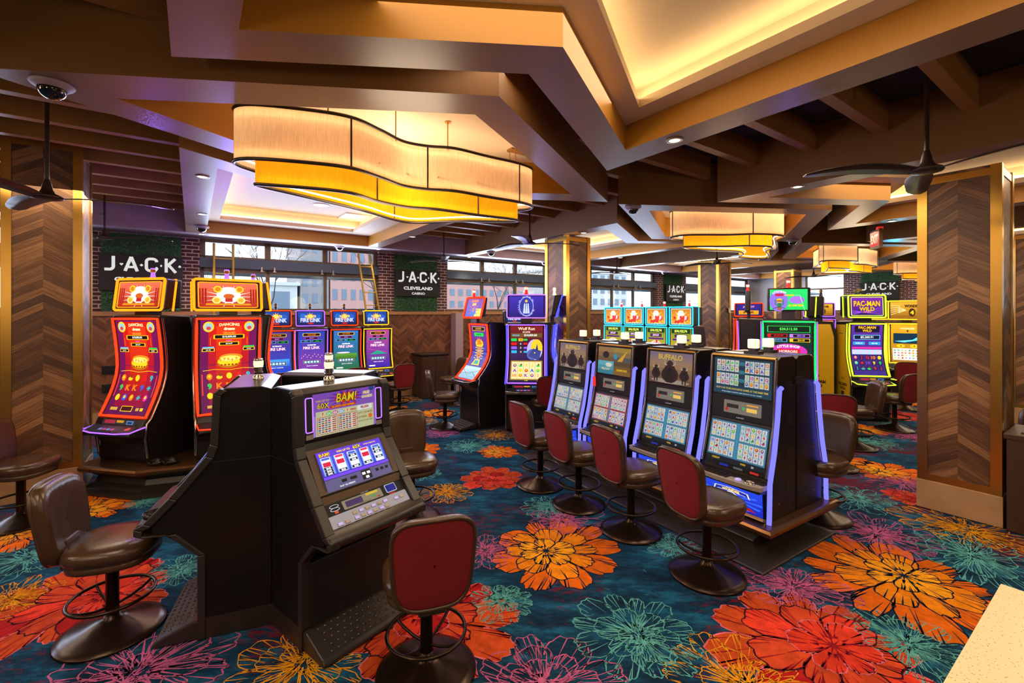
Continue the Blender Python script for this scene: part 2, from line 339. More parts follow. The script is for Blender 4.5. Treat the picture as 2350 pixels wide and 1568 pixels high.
def rrect(x0, y0, x1, y1, r, k=4):
    out = []
    for cx, cy, a in ((x1-r, y0+r, -90), (x1-r, y1-r, 0), (x0+r, y1-r, 90), (x0+r, y0+r, 180)):
        for i in range(k+1): t = R(a+90*i/k); out.append((cx+r*math.cos(t), cy+r*math.sin(t)))
    return out
# ---------------------------------------------------------------- flat graphics (screens, signs, carpet flowers): coloured polygons in layers
_tc = {}
def text_mesh(s, bold=.02):
    key = (s, bold)
    if key in _tc: return _tc[key]
    cu = bpy.data.curves.new('t', 'FONT'); cu.body = s; cu.size = 1; cu.offset = bold; cu.resolution_u = 2; cu.align_x = 'CENTER'
    ob = bpy.data.objects.new('t', cu); C.objects.link(ob); dg = bpy.context.evaluated_depsgraph_get(); ev = ob.evaluated_get(dg); me = ev.to_mesh()
    vs = [(v.co.x, v.co.y) for v in me.vertices]; fs = [tuple(p.vertices) for p in me.polygons]
    ev.to_mesh_clear(); C.objects.unlink(ob); bpy.data.objects.remove(ob); bpy.data.curves.remove(cu)
    xs = [v[0] for v in vs] or [0, 1]; ys = [v[1] for v in vs] or [0, 1]
    _tc[key] = (vs, fs, min(xs), max(xs), min(ys), max(ys)); return _tc[key]
def clipy(P, lim, sg):
    out = []; n = len(P)
    for i in range(n):
        a, b = P[i-1], P[i]; da, db = (a[1]-lim)*sg, (b[1]-lim)*sg
        if da*db < 0: t = da/(da-db); out.append((a[0]+(b[0]-a[0])*t, lim))
        if db >= 0: out.append(b)
    return out
class Art(MB):
    def __init__(s, mp, e=.0006): super().__init__(); s.mp = mp; s.e = e
    def P(s, x, y, l): return s.mp(x, y, l*s.e)
    strip = 0
    def poly2(s, pts, c, l=1):
        ys = [p[1] for p in pts]; y0, y1 = min(ys), max(ys)
        if s.strip and y1-y0 > s.strip*1.3:            # cut into thin bands so that it follows a curved screen
            n = math.ceil((y1-y0)/s.strip)
            for i in range(n):
                a, b = y0+(y1-y0)*i/n, y0+(y1-y0)*(i+1)/n; q = clipy(clipy(pts, a, 1), b, -1)
                if len(q) > 2: s.add([s.P(x, y, l) for x, y in q], [tuple(range(len(q)))], 0, c)
            return s
        s.add([s.P(x, y, l) for x, y in pts], [tuple(range(len(pts)))], 0, c); return s
    def rect(s, x0, y0, x1, y1, c, l=0, c2=None, n=8):
        for i in range(n):
            a = y0+(y1-y0)*i/n; b = y0+(y1-y0)*(i+1)/n; t = (i+.5)/n
            cc = tuple(c[k]*(1-t)+c2[k]*t for k in range(3)) if c2 else c
            s.poly2([(x0, a), (x1, a), (x1, b), (x0, b)], cc, l)
        return s
    def ell(s, cx, cy, rx, ry, c, l=1, n=18): return s.poly2([(cx+rx*math.cos(2*math.pi*i/n), cy+ry*math.sin(2*math.pi*i/n)) for i in range(n)], c, l)
    def rr(s, x0, y0, x1, y1, r, c, l=1): return s.poly2(rrect(x0, y0, x1, y1, r, 3), c, l)
    def star(s, cx, cy, r0, r1, n, c, l=1, rot=0, sy=1):
        for i in range(n):
            a = rot+2*math.pi*i/n; d = math.pi/n
            s.poly2([(cx, cy), (cx+r0*math.cos(a-d), cy+r0*math.sin(a-d)*sy), (cx+r1*math.cos(a), cy+r1*math.sin(a)*sy), (cx+r0*math.cos(a+d), cy+r0*math.sin(a+d)*sy)], c, l)
        return s
    def line(s, pts, wd, c, l=1, closed=False):
        Q = [Vector(p) for p in pts]; n = len(Q)
        ws = wd if isinstance(wd, (list, tuple)) else [wd]*n; Lp = []; Rp = []
        for i in range(n):
            a = Q[i-1] if (i > 0 or closed) else Q[i]; b = Q[(i+1) % n] if (i < n-1 or closed) else Q[i]; t = (b-a)
            if t.length < 1e-9: t = Vector((1, 0))
            t.normalize(); nn = Vector((-t.y, t.x))*(ws[i]/2); Lp.append(Q[i]+nn); Rp.append(Q[i]-nn)
        vs = [s.P(p.x, p.y, l) for p in Lp]+[s.P(p.x, p.y, l) for p in Rp]
        s.add(vs, [(i, n+i, n+(i+1) % n, (i+1) % n) for i in range(n if closed else n-1)], 0, c); return s
    def text(s, t, cx, cy, h, c, l=2, maxw=None, bold=.02, shear=0, arc=0, wscale=1, rot=0):
        vs, fs, x0, x1, y0, y1 = text_mesh(t, bold)
        k = h/max(.01, (y1-y0)); kx = k*wscale
        if maxw and (x1-x0)*kx > maxw: kx = maxw/(x1-x0)
        W = (x1-x0)*kx/2; pts = []
        for x, y in vs:
            X = (x-(x0+x1)/2)*kx; Y = (y-(y0+y1)/2)*k; X += shear*Y
            if arc: Y -= arc*(X/W)**2
            if rot: X, Y = X*math.cos(rot)-Y*math.sin(rot), X*math.sin(rot)+Y*math.cos(rot)
            pts.append(s.P(cx+X, cy+Y, l))
        s.add(pts, fs, 0, c); return s
    def otext(s, t, cx, cy, h, c, c2, l=2, **k):       # outlined text
        k2 = dict(k); s.text(t, cx, cy, h*1.06, c2, l, bold=.07, **k2); s.text(t, cx, cy, h, c, l+1, bold=.015, **k); return s
def flat(o, ex, ey, en):                               # mapping of (x,y,lift) on a plane through o
    o, ex, ey, en = Vector(o), Vector(ex), Vector(ey), Vector(en); return lambda x, y, e: o+ex*x+ey*y+en*e
def slant(y0, z0, y1, z1, lift=.003):                  # plane facing -y between profile points (bottom, top), x centred
    d = Vector((0, y1-y0, z1-z0)); L = d.length; d.normalize(); n = Vector((1, 0, 0)).cross(d)
    if n.y > 0: n = -n
    return flat(Vector((0, y0, z0))+n*lift, (1, 0, 0), d, n), L
BLK = (.004, .004, .005)
# ================================================================ SETTING
def S(o): o['kind'] = 'structure'; return o
ZL = CAMH+1.45; ZR = CAMH+1.67; ZB = CAMH+2.08; WB = 10.86        # soffit, ring ceiling, black deck, window wall distance
def win_pt(a, b=WB): return ab(a, b)
# ---------------- floor with the woven flowers
def flower(A, cx, cy, r, kind, seed, rot=0.0, sx=1.0, sy=1.0):
    rnd = random.Random(seed)
    pal = {'orange': (hx('d9650f'), hx('e8870f'), hx('f5a51c'), hx('14233a')), 'red': (hx('c24a1e'), hx('cc4826'), hx('d63a24'), hx('8c1420')),
           'teal': (None, None, None, hx('5fb0b0')), 'pink': (None, None, None, hx('bf5f94')), 'gold': (None, None, None, hx('e89c1c')), 'green': (None, None, None, hx('20b090'))}[kind]
    line = pal[3]; solid = pal[0] is not None; co, si = math.cos(rot), math.sin(rot)
    def M(x, y): x, y = x*sx, y*sy; return (cx+x*co-y*si, cy+x*si+y*co)
    off = (rnd.uniform(-.12, .12)*r, rnd.uniform(-.12, .12)*r)
    rings = [(1.0, rnd.randint(9, 11)), (.68, rnd.randint(7, 8)), (.4, 6)]
    lay = 0
    for ri, (rad, n) in enumerate(rings):
        ox, oy = off[0]*ri, off[1]*ri; petals = []; a0 = rnd.uniform(0, 6.28)
        ws = [rnd.uniform(.7, 1.3) for _ in range(n)]; tot = sum(ws); a = a0
        for k in range(n):
            da = 2*math.pi*ws[k]/tot; L = rad*r*rnd.uniform(.84, 1.06); am = a+da/2; pts = []
            N = 18; ph = rnd.uniform(0, 6); sc_ = rnd.randint(3, 5)
            for i in range(N+1):
                t = i/N; aa = a+da*(t*1.08-.04); q = (1-abs(2*t-1)**3.2)
                rr = L*(.62+.38*q)*(1+.025*math.sin(t*math.pi*2*sc_+ph)+rnd.uniform(-.012, .012)); pts.append((ox+rr*math.cos(aa), oy+rr*math.sin(aa)))
            petals.append((pts, am, L, a, da)); a += da
        for pts, am, L, a, da in petals:
            lw = r*.017*(1 if r > .3 else 1.3)
            if solid:
                c = pal[ri]; v = rnd.uniform(.88, 1.08); cc = tuple(x*v for x in c)
                if kind == 'red' and rnd.random() < .3: cc = hx('b01c1c') if rnd.random() < .5 else hx('e2402a')
                A.poly2([M(ox, oy)]+[M(*p) for p in pts], cc, lay+.2)
            A.line([M(*p) for p in pts], [lw*rnd.uniform(.5, 1.3) for _ in pts], line if kind != 'red' else hx('d86a7a') if ri != 1 else hx('401424'), lay+.6)
            e0 = (ox+L*.25*math.cos(a), oy+L*.25*math.sin(a))
            A.line([M(*e0), M(*pts[0])], [lw*1.6, lw*.5], line, lay+.6)
            for q in range(rnd.randint(6, 9)):                       # streaks from the rim and from the heart
                t = rnd.uniform(.06, .94); i = int(t*18); px, py = pts[i]; f = rnd.uniform(.52, .86)
                d = rnd.uniform(-.04, .04); mx = ox+(px-ox)*f-(py-oy)*d; my = oy+(py-oy)*f+(px-ox)*d
                A.line([M(px, py), M(mx, my)], [lw*1.1, lw*.25], line, lay+.6)
                if rnd.random() < .6:
                    f = rnd.uniform(.4, .62); g = .12+.1*ri
                    A.line([M(ox+(px-ox)*g, oy+(py-oy)*g), M(ox+(px-ox)*f, oy+(py-oy)*f)], [lw*1.7, lw*.3], line, lay+.62)
        lay += 1
    A.star(*M(off[0]*2, off[1]*2), r*.035, r*.15, 11, line, lay+.3)
FL = []     # (x, y, r, kind, sx, sy)
def F(px, py, r, kind, sx=1.0, sy=1.0): p = flr(px, py); FL.append((p.x, p.y, r, kind, sx, sy))
for a in [(1280,1262,.62,'orange'),(2058,1328,.66,'orange',1.1),(1868,1480,.63,'red',1.05),(1458,1450,.44,'teal',1.0,.9),(1150,1380,.235,'teal'),(1255,1590,.46,'pink'),
          (1130,1097,.41,'red'),(1026,1130,.33,'gold'),(1145,1036,.33,'orange'),(1135,998,.34,'gold'),(1075,1022,.40,'teal'),(1010,990,.45,'pink'),(958,1030,.36,'orange'),(965,1084,.29,'teal'),
          (1000,948,.42,'orange'),(1110,1262,.30,'pink'),(985,1420,.62,'red'),(690,1528,.40,'gold'),(325,1535,.56,'pink'),(185,1370,.60,'red'),(15,1378,.32,'gold'),(58,1282,.40,'teal'),(412,1308,.27,'teal'),
          (205,1163,.50,'orange'),(50,1222,.42,'orange'),(335,1150,.22,'teal'),(2012,1226,.50,'pink'),(1965,1141,.43,'teal'),(2038,1082,.45,'orange'),(2070,1108,.40,'pink'),(2085,1140,.25,'red'),
          (2215,1212,.60,'gold',1.1,.8),(2235,1275,.55,'teal',1.1,.8),(2085,1478,.38,'teal'),(1703,1572,.42,'gold'),(1825,1345,.46,'pink',1.0,.7),(1545,1252,.26,'teal'),(1300,1190,.42,'pink'),(1255,1160,.3,'teal'),
          (2075,955,.55,'red'),(1990,985,.4,'orange'),(1985,1013,.5,'teal'),(2090,1000,.5,'pink'),(930,915,.5,'gold'),(1150,962,.35,'pink'),(2080,925,.4,'orange'),(1900,960,.5,'green'),(1880,1035,.45,'red'),(1930,1055,.4,'orange')]: F(*a)
rnd = random.Random(5); kinds = ['teal', 'pink', 'orange', 'red', 'gold', 'teal', 'pink', 'gold']
for _ in range(900):
    x, y, r = rnd.uniform(-10, 13), rnd.uniform(.3, 21), rnd.uniform(.28, .55)
    if abs(x) > y*1.25+1.5: continue
    if all((x-q[0])**2+(y-q[1])**2 > ((r+q[2])*.93)**2 for q in FL): FL.append((x, y, r, kinds[rnd.randint(0, 7)], 1, 1))
A = Art(lambda x, y, e: Vector((x, y, -.0052+e)), .001)
for i, f in enumerate(FL):
    if f[1] > 12 and f[2] < .3: continue
    flower(A, f[0], f[1], f[2], f[3], 100+i, i*1.7, f[4], f[5])
nA = len(A.f)
A.add([(-30, -12, -.0055), (40, -12, -.0055), (40, 32, -.0055), (-30, 32, -.0055)], [(0, 1, 2, 3)], 1)
A.add([(-30, -12, -.1), (40, -12, -.1), (40, 32, -.1), (-30, 32, -.1)], [(3, 2, 1, 0)], 1)
S(A.build('floor', ['carpet_flower', 'carpet']))
# ---------------- ceiling
mb = MB(); p = [ab(-12, -7), ab(27, -7), ab(27, WB+.3), ab(-12, WB+.3)]; mb.poly(p, ZB, ZB+.1); S(mb.build('ceiling', 'black_ceiling'))
def frame_ring(name, outer, inner, z0=ZL, z1=None, ztop=ZB-.002):
    m = MB(); m.ring(outer, inner, z0, 0)
    m.wallband(outer, z0, ztop, 1); m.wallband(inner[::-1], z0, z1, 2); return S(m.build(name, ['beam_paint', 'fascia_dark', 'fascia']))
def rev_c(P): return [Vector(p) for p in P]
P2, P3, P4 = cei(393,130,1.45), cei(1213,170,1.45), cei(1393,392,1.45)
Q2, Q3, Q4 = cei(548,68,1.45), cei(1292,108,1.45), cei(1436,345,1.45)
c4 = cei(1467,247,1.67); d65 = Vector((math.cos(R(65.5)), math.sin(R(65.5)))); d6 = Vector((math.cos(R(5.7)), math.sin(R(5.7))))
def along_to_b(p, d, bt): return p+d*((bt-p.dot(U))/d.dot(U))
bb0, bb1 = -3.0, -2.7
Zout = [P2, P3, P4, along_to_b(P4, U, bb0), along_to_b(P2, U, bb0)]
Zin = [Q2, Q3, Q4, along_to_b(Q4, U, bb1), along_to_b(Q2, U, bb1)]
c3 = c4-d65*1.62; c2 = c3-d6*1.1
Zop = [c2, c3, c4, along_to_b(c4, U, bb1+.4), along_to_b(c2, U, bb1+.4)]
CC = Vector((-.98, 4.35))
def refl(P): return [CC*2-Vector(p) for p in P]
fb0, fb1 = 10.13, WB+.05
Fo, Fi, Fp = refl(Zout), refl(Zin), refl(Zop)
def setb(P, b):                                        # last two vertices are the far (closed) end
    P = list(P); P[3] = along_to_b(P[2], U, b); P[4] = along_to_b(P[0], U, b); return P
Fo = setb(Fo, fb1); Fi = setb(Fi, fb0); Fp = setb(Fp, fb0-.38)
def inside_poly(P, x, y):
    c = False; n = len(P)
    for i in range(n):
        a, b = P[i], P[i-1]
        if (a[1] > y) != (b[1] > y) and x < (b[0]-a[0])*(y-a[1])/(b[1]-a[1])+a[0]: c = not c
    return c
def cove_tray(k, outer, inner, opening, name='ceiling_tray'):
    sh = T*k; o = [p+sh for p in outer]; i = [p+sh for p in inner]; q = [p+sh for p in opening]
    m = MB(); m.ring(o, i, ZL, 0); m.wallband(o, ZL, ZB-.004, 1); m.wallband(i[::-1], ZL, ZR, 2)
    m.ring(i, q, ZR, 3); m.wallband(q[::-1], ZR, ZR+.07, 3)
    q1 = offset_poly(q, .17); m.ring(q1, q, ZR+.07, 3, up=True)
    m.wallband(q1[::-1], ZR+.07, ZR+.25, 3); n = len(q1)
    m.add([(p.x, p.y, ZR+.25) for p in q1], [tuple(range(n))[::-1]], 3)
    ob = S(m.build(name, ['beam_paint', 'fascia_dark', 'fascia', 'cream'])); s = MB(); q2 = offset_poly(q, .085)
    s.tube([(p.x, p.y, ZR+.10) for p in q2], .014, 6, closed=True); l = S(s.build('cove_light_strip', 'cove_light', ob)); l['label'] = 'glowing warm light strip'
    return ob
for k in range(-1, 4):
    cove_tray(k, Zout, Zin, Zop); cove_tray(k, Fo, Fi, Fp)
# rhombus frames round the chandeliers
Ro = [Vector(p) for p in ((-3.228, 2.69), (-.088, 3.058), (1.268, 6.01), (-1.872, 5.642))]
Ri = [Vector(p) for p in ((-2.69, 3.09), (-.272, 3.342), (.73, 5.61), (-1.688, 5.358))]
for k in range(-1, 4):
    o = [p+T*k for p in Ro]; i = [p+T*k for p in Ri]; m = MB(); m.ring(o, i, ZL-.003, 0); m.wallband(o, ZL-.003, ZB-.03, 1); m.wallband(i[::-1], ZL-.003, ZL+.37, 2)
    m.add([(p.x, p.y, ZL+.37) for p in i], [(3, 2, 1, 0)], 3); S(m.build('ceiling_frame', ['beam_paint', 'fascia_dark', 'fascia', 'cream']))
# rafters between the trays
def a_of(p): return p.dot(V)
def b_of(p): return p.dot(U)
per = a_of(T)
nraf = 0
for k in range(-2, 4):
    off = T*k; a1 = a_of(P4+off)-.0; a0n = a_of(P2+off+T)            # near bay: right leg of tray k, left leg of tray k+1
    fa1 = a_of(Fo[0]+off); fa0 = a_of(Fo[2]+off+T)                    # far bay
    bsh = b_of(T)*k; bmid = b_of(P4+off)
    for j in range(-4, 17):
        b = .33+j*.64
        if b < -2.9 or b > 10.0: continue
        lo, hi = (a1-.02, a0n+.02) if b < 3.2 else (fa1-.02, fa0+.02)
        if 3.0 < b < 6.2: lo, hi = min(a1, fa1)-.6, max(a0n, fa0)+.02
        m = MB(); c = ab((lo+hi)/2, b); m.obox(c, V, U, hi-lo, .10, CAMH+1.80, ZB-.003); S(m.build('ceiling_rafter', 'rafter')); nraf += 1
# strip along the window wall
m = MB(); m.poly([ab(-12, 10.17), ab(22, 10.17), ab(22, WB+.04), ab(-12, WB+.04)], ZL-.006, ZB-.01); S(m.build('ceiling_header', 'header'))
# ---------------- walls
A0, A1 = -12.0, 21.2
def seg_wall(name, a0, a1, z0, z1, mat, thick=.12, b=WB, uv=True):
    m = MB(); p0, p1 = ab(a0, b), ab(a1, b); q0, q1 = ab(a0, b+thick), ab(a1, b+thick)
    def quad(x, y, za, zb): m.add([(x.x,x.y,za),(y.x,y.y,za),(y.x,y.y,zb),(x.x,x.y,zb)], [(0,1,2,3)], 0, uvs=[[(a0,za),(a1,za),(a1,zb),(a0,zb)]])
    quad(p0, p1, z0, z1); quad(q1, q0, z0, z1); quad(p1, q1, z0, z1); quad(q0, p0, z0, z1)
    m.add([(p0.x,p0.y,z1),(p1.x,p1.y,z1),(q1.x,q1.y,z1),(q0.x,q0.y,z1)], [(0,1,2,3)], 0); m.add([(p0.x,p0.y,z0),(p1.x,p1.y,z0),(q1.x,q1.y,z0),(q0.x,q0.y,z0)], [(3,2,1,0)], 0)
    return S(m.build(name, mat))
seg_wall('wall_window_side', A0, A1, .30, 2.02, 'wood_wall')
seg_wall('trim_1', A0, A1, 2.02, 2.10, 'cap_wood', .2, WB-.05)
seg_wall('baseboard_window_side', A0, A1, 0, .30, 'marble', .15, WB-.02)
SIGNS = [-6.3, -.75, 4.65, 10.0, 15.25]
for a in SIGNS: seg_wall('wall_brick_pier', a-.95, a+.87, 2.10, ZL-.01, 'brick', .3, WB)
# hall fascias, vertical pilaster near the middle of the wainscot
for a in (5.62, 5.80): pass
m = MB(); m.obox(ab(5.75, WB-.14), V, U, .22, .28, 0, 2.06); S(m.build('trim_2', 'header'))
for a, z in ((-.9, 1.05), (-.9, .72), (1.35, .8), (6.6, 1.0), (6.6, .62)):
    v = empty('wall_vent', (*ab(a, WB-.012), z), TH, 'long black louvred vent in the wooden wall %s' % {(-.9, 1.05): 'below the first hedge panel, upper one', (-.9, .72): 'below the first hedge panel, lower one', (1.35, .8): 'behind the drum machines', (6.6, 1.0): 'beside the pilaster, upper one', (6.6, .62): 'beside the pilaster, lower one'}[(a, z)], 'vent', 'wall vents')
    m = MB(); m.box(-.42, .42, -.02, .01, -.07, .07); m.build('vent_frame', 'black_matte', v)
    m = MB()
    for i in range(26): x = -.39+i*.0312; m.box(x, x+.012, -.03, -.018, -.06, .06)
    m.build('vent_grille', 'charcoal', v)
# end wall (towards the far right) and back/side walls of the hall
def uwall(name, a, b0, b1, z0, z1, mat, th=.15):
    m = MB(); p0, p1 = ab(a, b1), ab(a, b0); q0, q1 = ab(a+th, b1), ab(a+th, b0)
    for x, y in ((p0, p1), (q1, q0), (p1, q1), (q0, p0)):
        m.add([(x.x,x.y,z0),(y.x,y.y,z0),(y.x,y.y,z1),(x.x,x.y,z1)], [(0,1,2,3)], 0, uvs=[[(0,z0),((y-x).length,z0),((y-x).length,z1),(0,z1)]])
    m.add([(p0.x,p0.y,z1),(p1.x,p1.y,z1),(q1.x,q1.y,z1),(q0.x,q0.y,z1)], [(0,1,2,3)], 0); return S(m.build(name, mat))
uwall('wall_end_lower', A1, -7, WB+.3, 0, 2.1, 'wood_wall')
uwall('wall_end_pale', A1, 8.6, WB+.3, 2.1, ZB, 'grey_wall')
uwall('wall_end_brick', A1, 4.9, 7.2, 2.1, ZB-.2, 'brick')
uwall('wall_end_grey', A1+.02, -7, -1.5, 2.1, ZB, 'grey_wall'); uwall('trim_3', A1-.02, -1.5, 8.6, 3.72, ZB, 'header')
uwall('wall_left', -12.15, -7, WB+.3, 0, ZB, 'back_wall')
m = MB(); m.poly([ab(-12, -7.15), ab(A1, -7.15), ab(A1, -7), ab(-12, -7)], 0, ZB); S(m.build('wall_back', 'back_wall'))
# ---------------- windows between the piers
bays = [(-12, -7.25), (-5.43, -1.70), (.12, 3.70), (5.52, 9.05), (10.87, 14.30), (16.12, 21.1)]
for n, (a0, a1) in enumerate(bays):
    r = S(empty('window_%d' % (n+1), ab((a0+a1)/2, WB+.12), TH)); h = (a1-a0)/2
    m = MB(); m.box(-h, h, -.10, .12, 2.98, 3.18); o = m.build('header_beam', 'steel_beam', r); o['label'] = 'grey steel beam across the window'
    m = MB(); nm = 3
    for i in range(nm+1):
        x = -h+.04+(2*h-.08)*i/nm
        m.box(x-.035, x+.035, .02, .10, 2.10, 2.98); m.box(x-.055, x+.055, .02, .10, 3.18, ZL+.02)
    m.box(-h, h, .02, .10, 2.10, 2.16); m.box(-h, h, .02, .10, 2.90, 2.98); m.box(-h, h, .02, .10, 3.18, 3.23); m.box(-h, h, .02, .10, 3.50, ZL+.02)
    m.build('window_frame', 'mullion', r)
    m = MB()
    for i in range(1, nm):
        for s_ in (-.12, .12):
            x = -h+2*h*i/nm+s_; m.box(x-.012, x+.012, -.16, -.10, 2.94, 3.03); m.box(x-.03, x+.03, -.2, -.10, 2.93, 2.945)
    m.build('bracket', 'silver', r)
    m = MB(); m.box(-h, h, .05, .056, 2.14, 3.52); m.build('glass_pane', 'glass', r)
r = S(empty('window_7', (0, 0)));
m = MB()
for b0, b1 in ((-1.5, 4.9), (7.2, 8.6)):
    k = max(1, round((b1-b0)/1.1))
    for i in range(k+1): b = b0+(b1-b0)*i/k; m.obox(ab(A1+.1, b), V, U, .1, .09, 2.1, 3.72)
    for z in (2.1, 3.0, 3.66): m.poly([ab(A1+.05, b0), ab(A1+.15, b0), ab(A1+.15, b1), ab(A1+.05, b1)], z, z+.06)
m.build('window_frame', 'mullion', r)
m = MB(); m.poly([ab(A1+.10, -1.5), ab(A1+.105, -1.5), ab(A1+.105, 8.6), ab(A1+.10, 8.6)], 2.12, 3.7); m.build('glass_pane', 'glass', r)
# ---------------- columns
def column(a, b, s=.62, zt=ZL-.004, mb_h=.30):
    r = S(empty('column', ab(a+s/2, b+s/2), TH)); h = s/2
    base = MB(); base.box(-h-.012, h+.012, -h-.012, h+.012, 0, mb_h); base.build('marble_base', 'marble', r, bevel=.004)
    tw = .075; tb = MB()
    for sx in (-1, 1):
        for sy in (-1, 1):
            x0, x1 = sorted((sx*h, sx*(h-tw))); y0, y1 = sorted((sy*h, sy*(h-tw))); tb.box(x0-.006 if sx < 0 else x0, x1+.006 if sx > 0 else x1, y0-.006 if sy < 0 else y0, y1+.006 if sy > 0 else y1, mb_h, zt)
    for z0, z1 in ((mb_h, mb_h+.07), (zt-.10, zt-.03)):
        for sy in (-1, 1): tb.box(-h+tw, h-tw, min(sy*h, sy*(h-.02)), max(sy*h, sy*(h-.02)), z0, z1); tb.box(min(sy*h, sy*(h-.02)), max(sy*h, sy*(h-.02)), -h+tw, h-tw, z0, z1)
    tb.build('brass_trim', 'brass', r)
    wd = MB(); e = h-.008
    for a_, b_, in (((-e, -e), (e, -e)), ((e, -e), (e, e)), ((e, e), (-e, e)), ((-e, e), (-e, -e))):
        wd.add([(a_[0],a_[1],mb_h),(b_[0],b_[1],mb_h),(b_[0],b_[1],zt),(a_[0],a_[1],zt)], [(0,1,2,3)], 0, uvs=[[(.006,mb_h),(.614,mb_h),(.614,zt),(.006,zt)]])
    wd.build('wood_panel', 'wood_column', r); return r
column(6.42, .88); column(-1.69, 7.2, .64, zt=4.04); column(5.76, 6.42); column(11.9, 7.0); column(16.6, 7.1); column(12.6, 1.0); column(18.4, 1.2); column(-6.5, 1.0)
# ================================================================ GAME MACHINES
W_, Y_, G_, RD, OR = (1, 1, 1), hx('ffd020'), hx('20d050'), hx('e01818'), hx('ff8010')
NV, PU, MG, CY, SK = hx('101848'), hx('5020a0'), hx('e030a0'), hx('30b0f0'), hx('70c0f0')
def candle(parent, x, y, z, kind='chrome', s=1.0):
    m = MB()
    prof = [(.034, 0), (.034, .025), (.026, .03), (.026, .05), (.03, .052), (.03, .085), (.026, .087), (.026, .092), (.03, .094), (.03, .125), (.027, .13), (.027, .14), (.0, .142)]
    mats = {'chrome': ['chrome', 'candle_white'], 'red': ['candle_red', 'candle_white'], 'blue': ['neon_violet', 'brass'], 'dark': ['charcoal', 'brass'], 'white': ['candle_white', 'candle_white']}[kind]
    m.lathe([(r*s, q*s) for r, q in prof[:5]], 14, (x, y, z), 0); m.lathe([(r*s, q*s) for r, q in prof[5:8]], 14, (x, y, z), 1)
    m.lathe([(r*s, q*s) for r, q in prof[7:10]], 14, (x, y, z), 1); m.lathe([(r*s, q*s) for r, q in prof[10:]], 14, (x, y, z), 0); m.lathe([(.024*s, .04*s), (.024*s, .13*s)], 10, (x, y, z), 0)
    return m.build('light_candle', mats, parent)
def pathmap(path, x0=0.0, lift=.004):                  # curved screen: x across, y = arc length along the (y,z) path, bottom first
    P = [Vector((0, y, z)) for y, z in path]; L = [0]
    for i in range(1, len(P)): L.append(L[-1]+(P[i]-P[i-1]).length)
    nrm = []
    for i in range(len(P)):
        d = (P[min(i+1, len(P)-1)]-P[max(i-1, 0)]).normalized(); n = Vector((1, 0, 0)).cross(d)
        if n.y > 0: n = -n
        nrm.append(n)
    def f(x, y, e):
        y = min(max(y, 0), L[-1]); i = 0
        while i < len(L)-2 and L[i+1] < y: i += 1
        t = (y-L[i])/(L[i+1]-L[i]); p = P[i].lerp(P[i+1], t); n = nrm[i].lerp(nrm[i+1], t)
        return p+n*(e+lift)+Vector((x+x0, 0, 0))
    return f, L[-1]
def symbols(A, x0, y0, x1, y1, nx, ny, seed, bgc=None, l=2, glyphs=None, frame=None):
    rn = random.Random(seed); cw, ch = (x1-x0)/nx, (y1-y0)/ny
    cols = [RD, hx('2060e0'), G_, Y_, MG, hx('8040c0'), hx('20b0c0'), OR]
    gl = glyphs or ['A', 'K', 'Q', 'J', '10', '9']
    for i in range(nx):
        for j in range(ny):
            cx, cy = x0+(i+.5)*cw, y0+(j+.5)*ch
            if bgc: A.rect(cx-cw*.44, cy-ch*.47, cx+cw*.44, cy+ch*.47, bgc, l, n=1)
            c = cols[rn.randint(0, 7)]; q = rn.random()
            if q < .45: A.text(gl[rn.randint(0, len(gl)-1)], cx, cy, ch*.62, c, l+2, maxw=cw*.7, bold=.04)
            elif q < .7:
                A.ell(cx, cy, cw*.3, ch*.34, c, l+2, 10); A.ell(cx, cy+ch*.05, cw*.15, ch*.17, Y_, l+3, 8)
            elif q < .85: A.star(cx, cy, cw*.14, cw*.36, 6, c, l+2)
            else:
                A.ell(cx, cy-ch*.1, cw*.32, ch*.2, c, l+2, 10); A.ell(cx+cw*.1, cy+ch*.15, cw*.16, ch*.18, hx('704020'), l+3, 8)
def backbox(parent, name, x0, x1, y0, y1, z0, z1, mat, bevel=.02): m = MB(); m.box(x0, x1, y0, y1, z0, z1); return m.build(name, mat, parent, bevel=bevel)
def deck_buttons(parent, o, ex, ey, en, rows, cols, sx, sy, gx, gy, mat='gunmetal', glowm=None):
    m = MB(); o, ex, ey, en = map(Vector, (o, ex, ey, en))
    for i in range(cols):
        for j in range(rows):
            c = o+ex*(i*gx)+ey*(j*gy); q = [c+ex*(a*sx/2)+ey*(b*sy/2) for a, b in ((-1,-1),(1,-1),(1,1),(-1,1))]; t = [p+en*.008 for p in [c+(p-c)*.88 for p in q]]
            m.add(q+t, [(0,1,5,4),(1,2,6,5),(2,3,7,6),(3,0,4,7)], 0); m.add(t, [(0,1,2,3)], 1 if glowm and (i*3+j) % 2 == 0 else 0)
    return m.build('button', [mat, glowm or mat], parent)
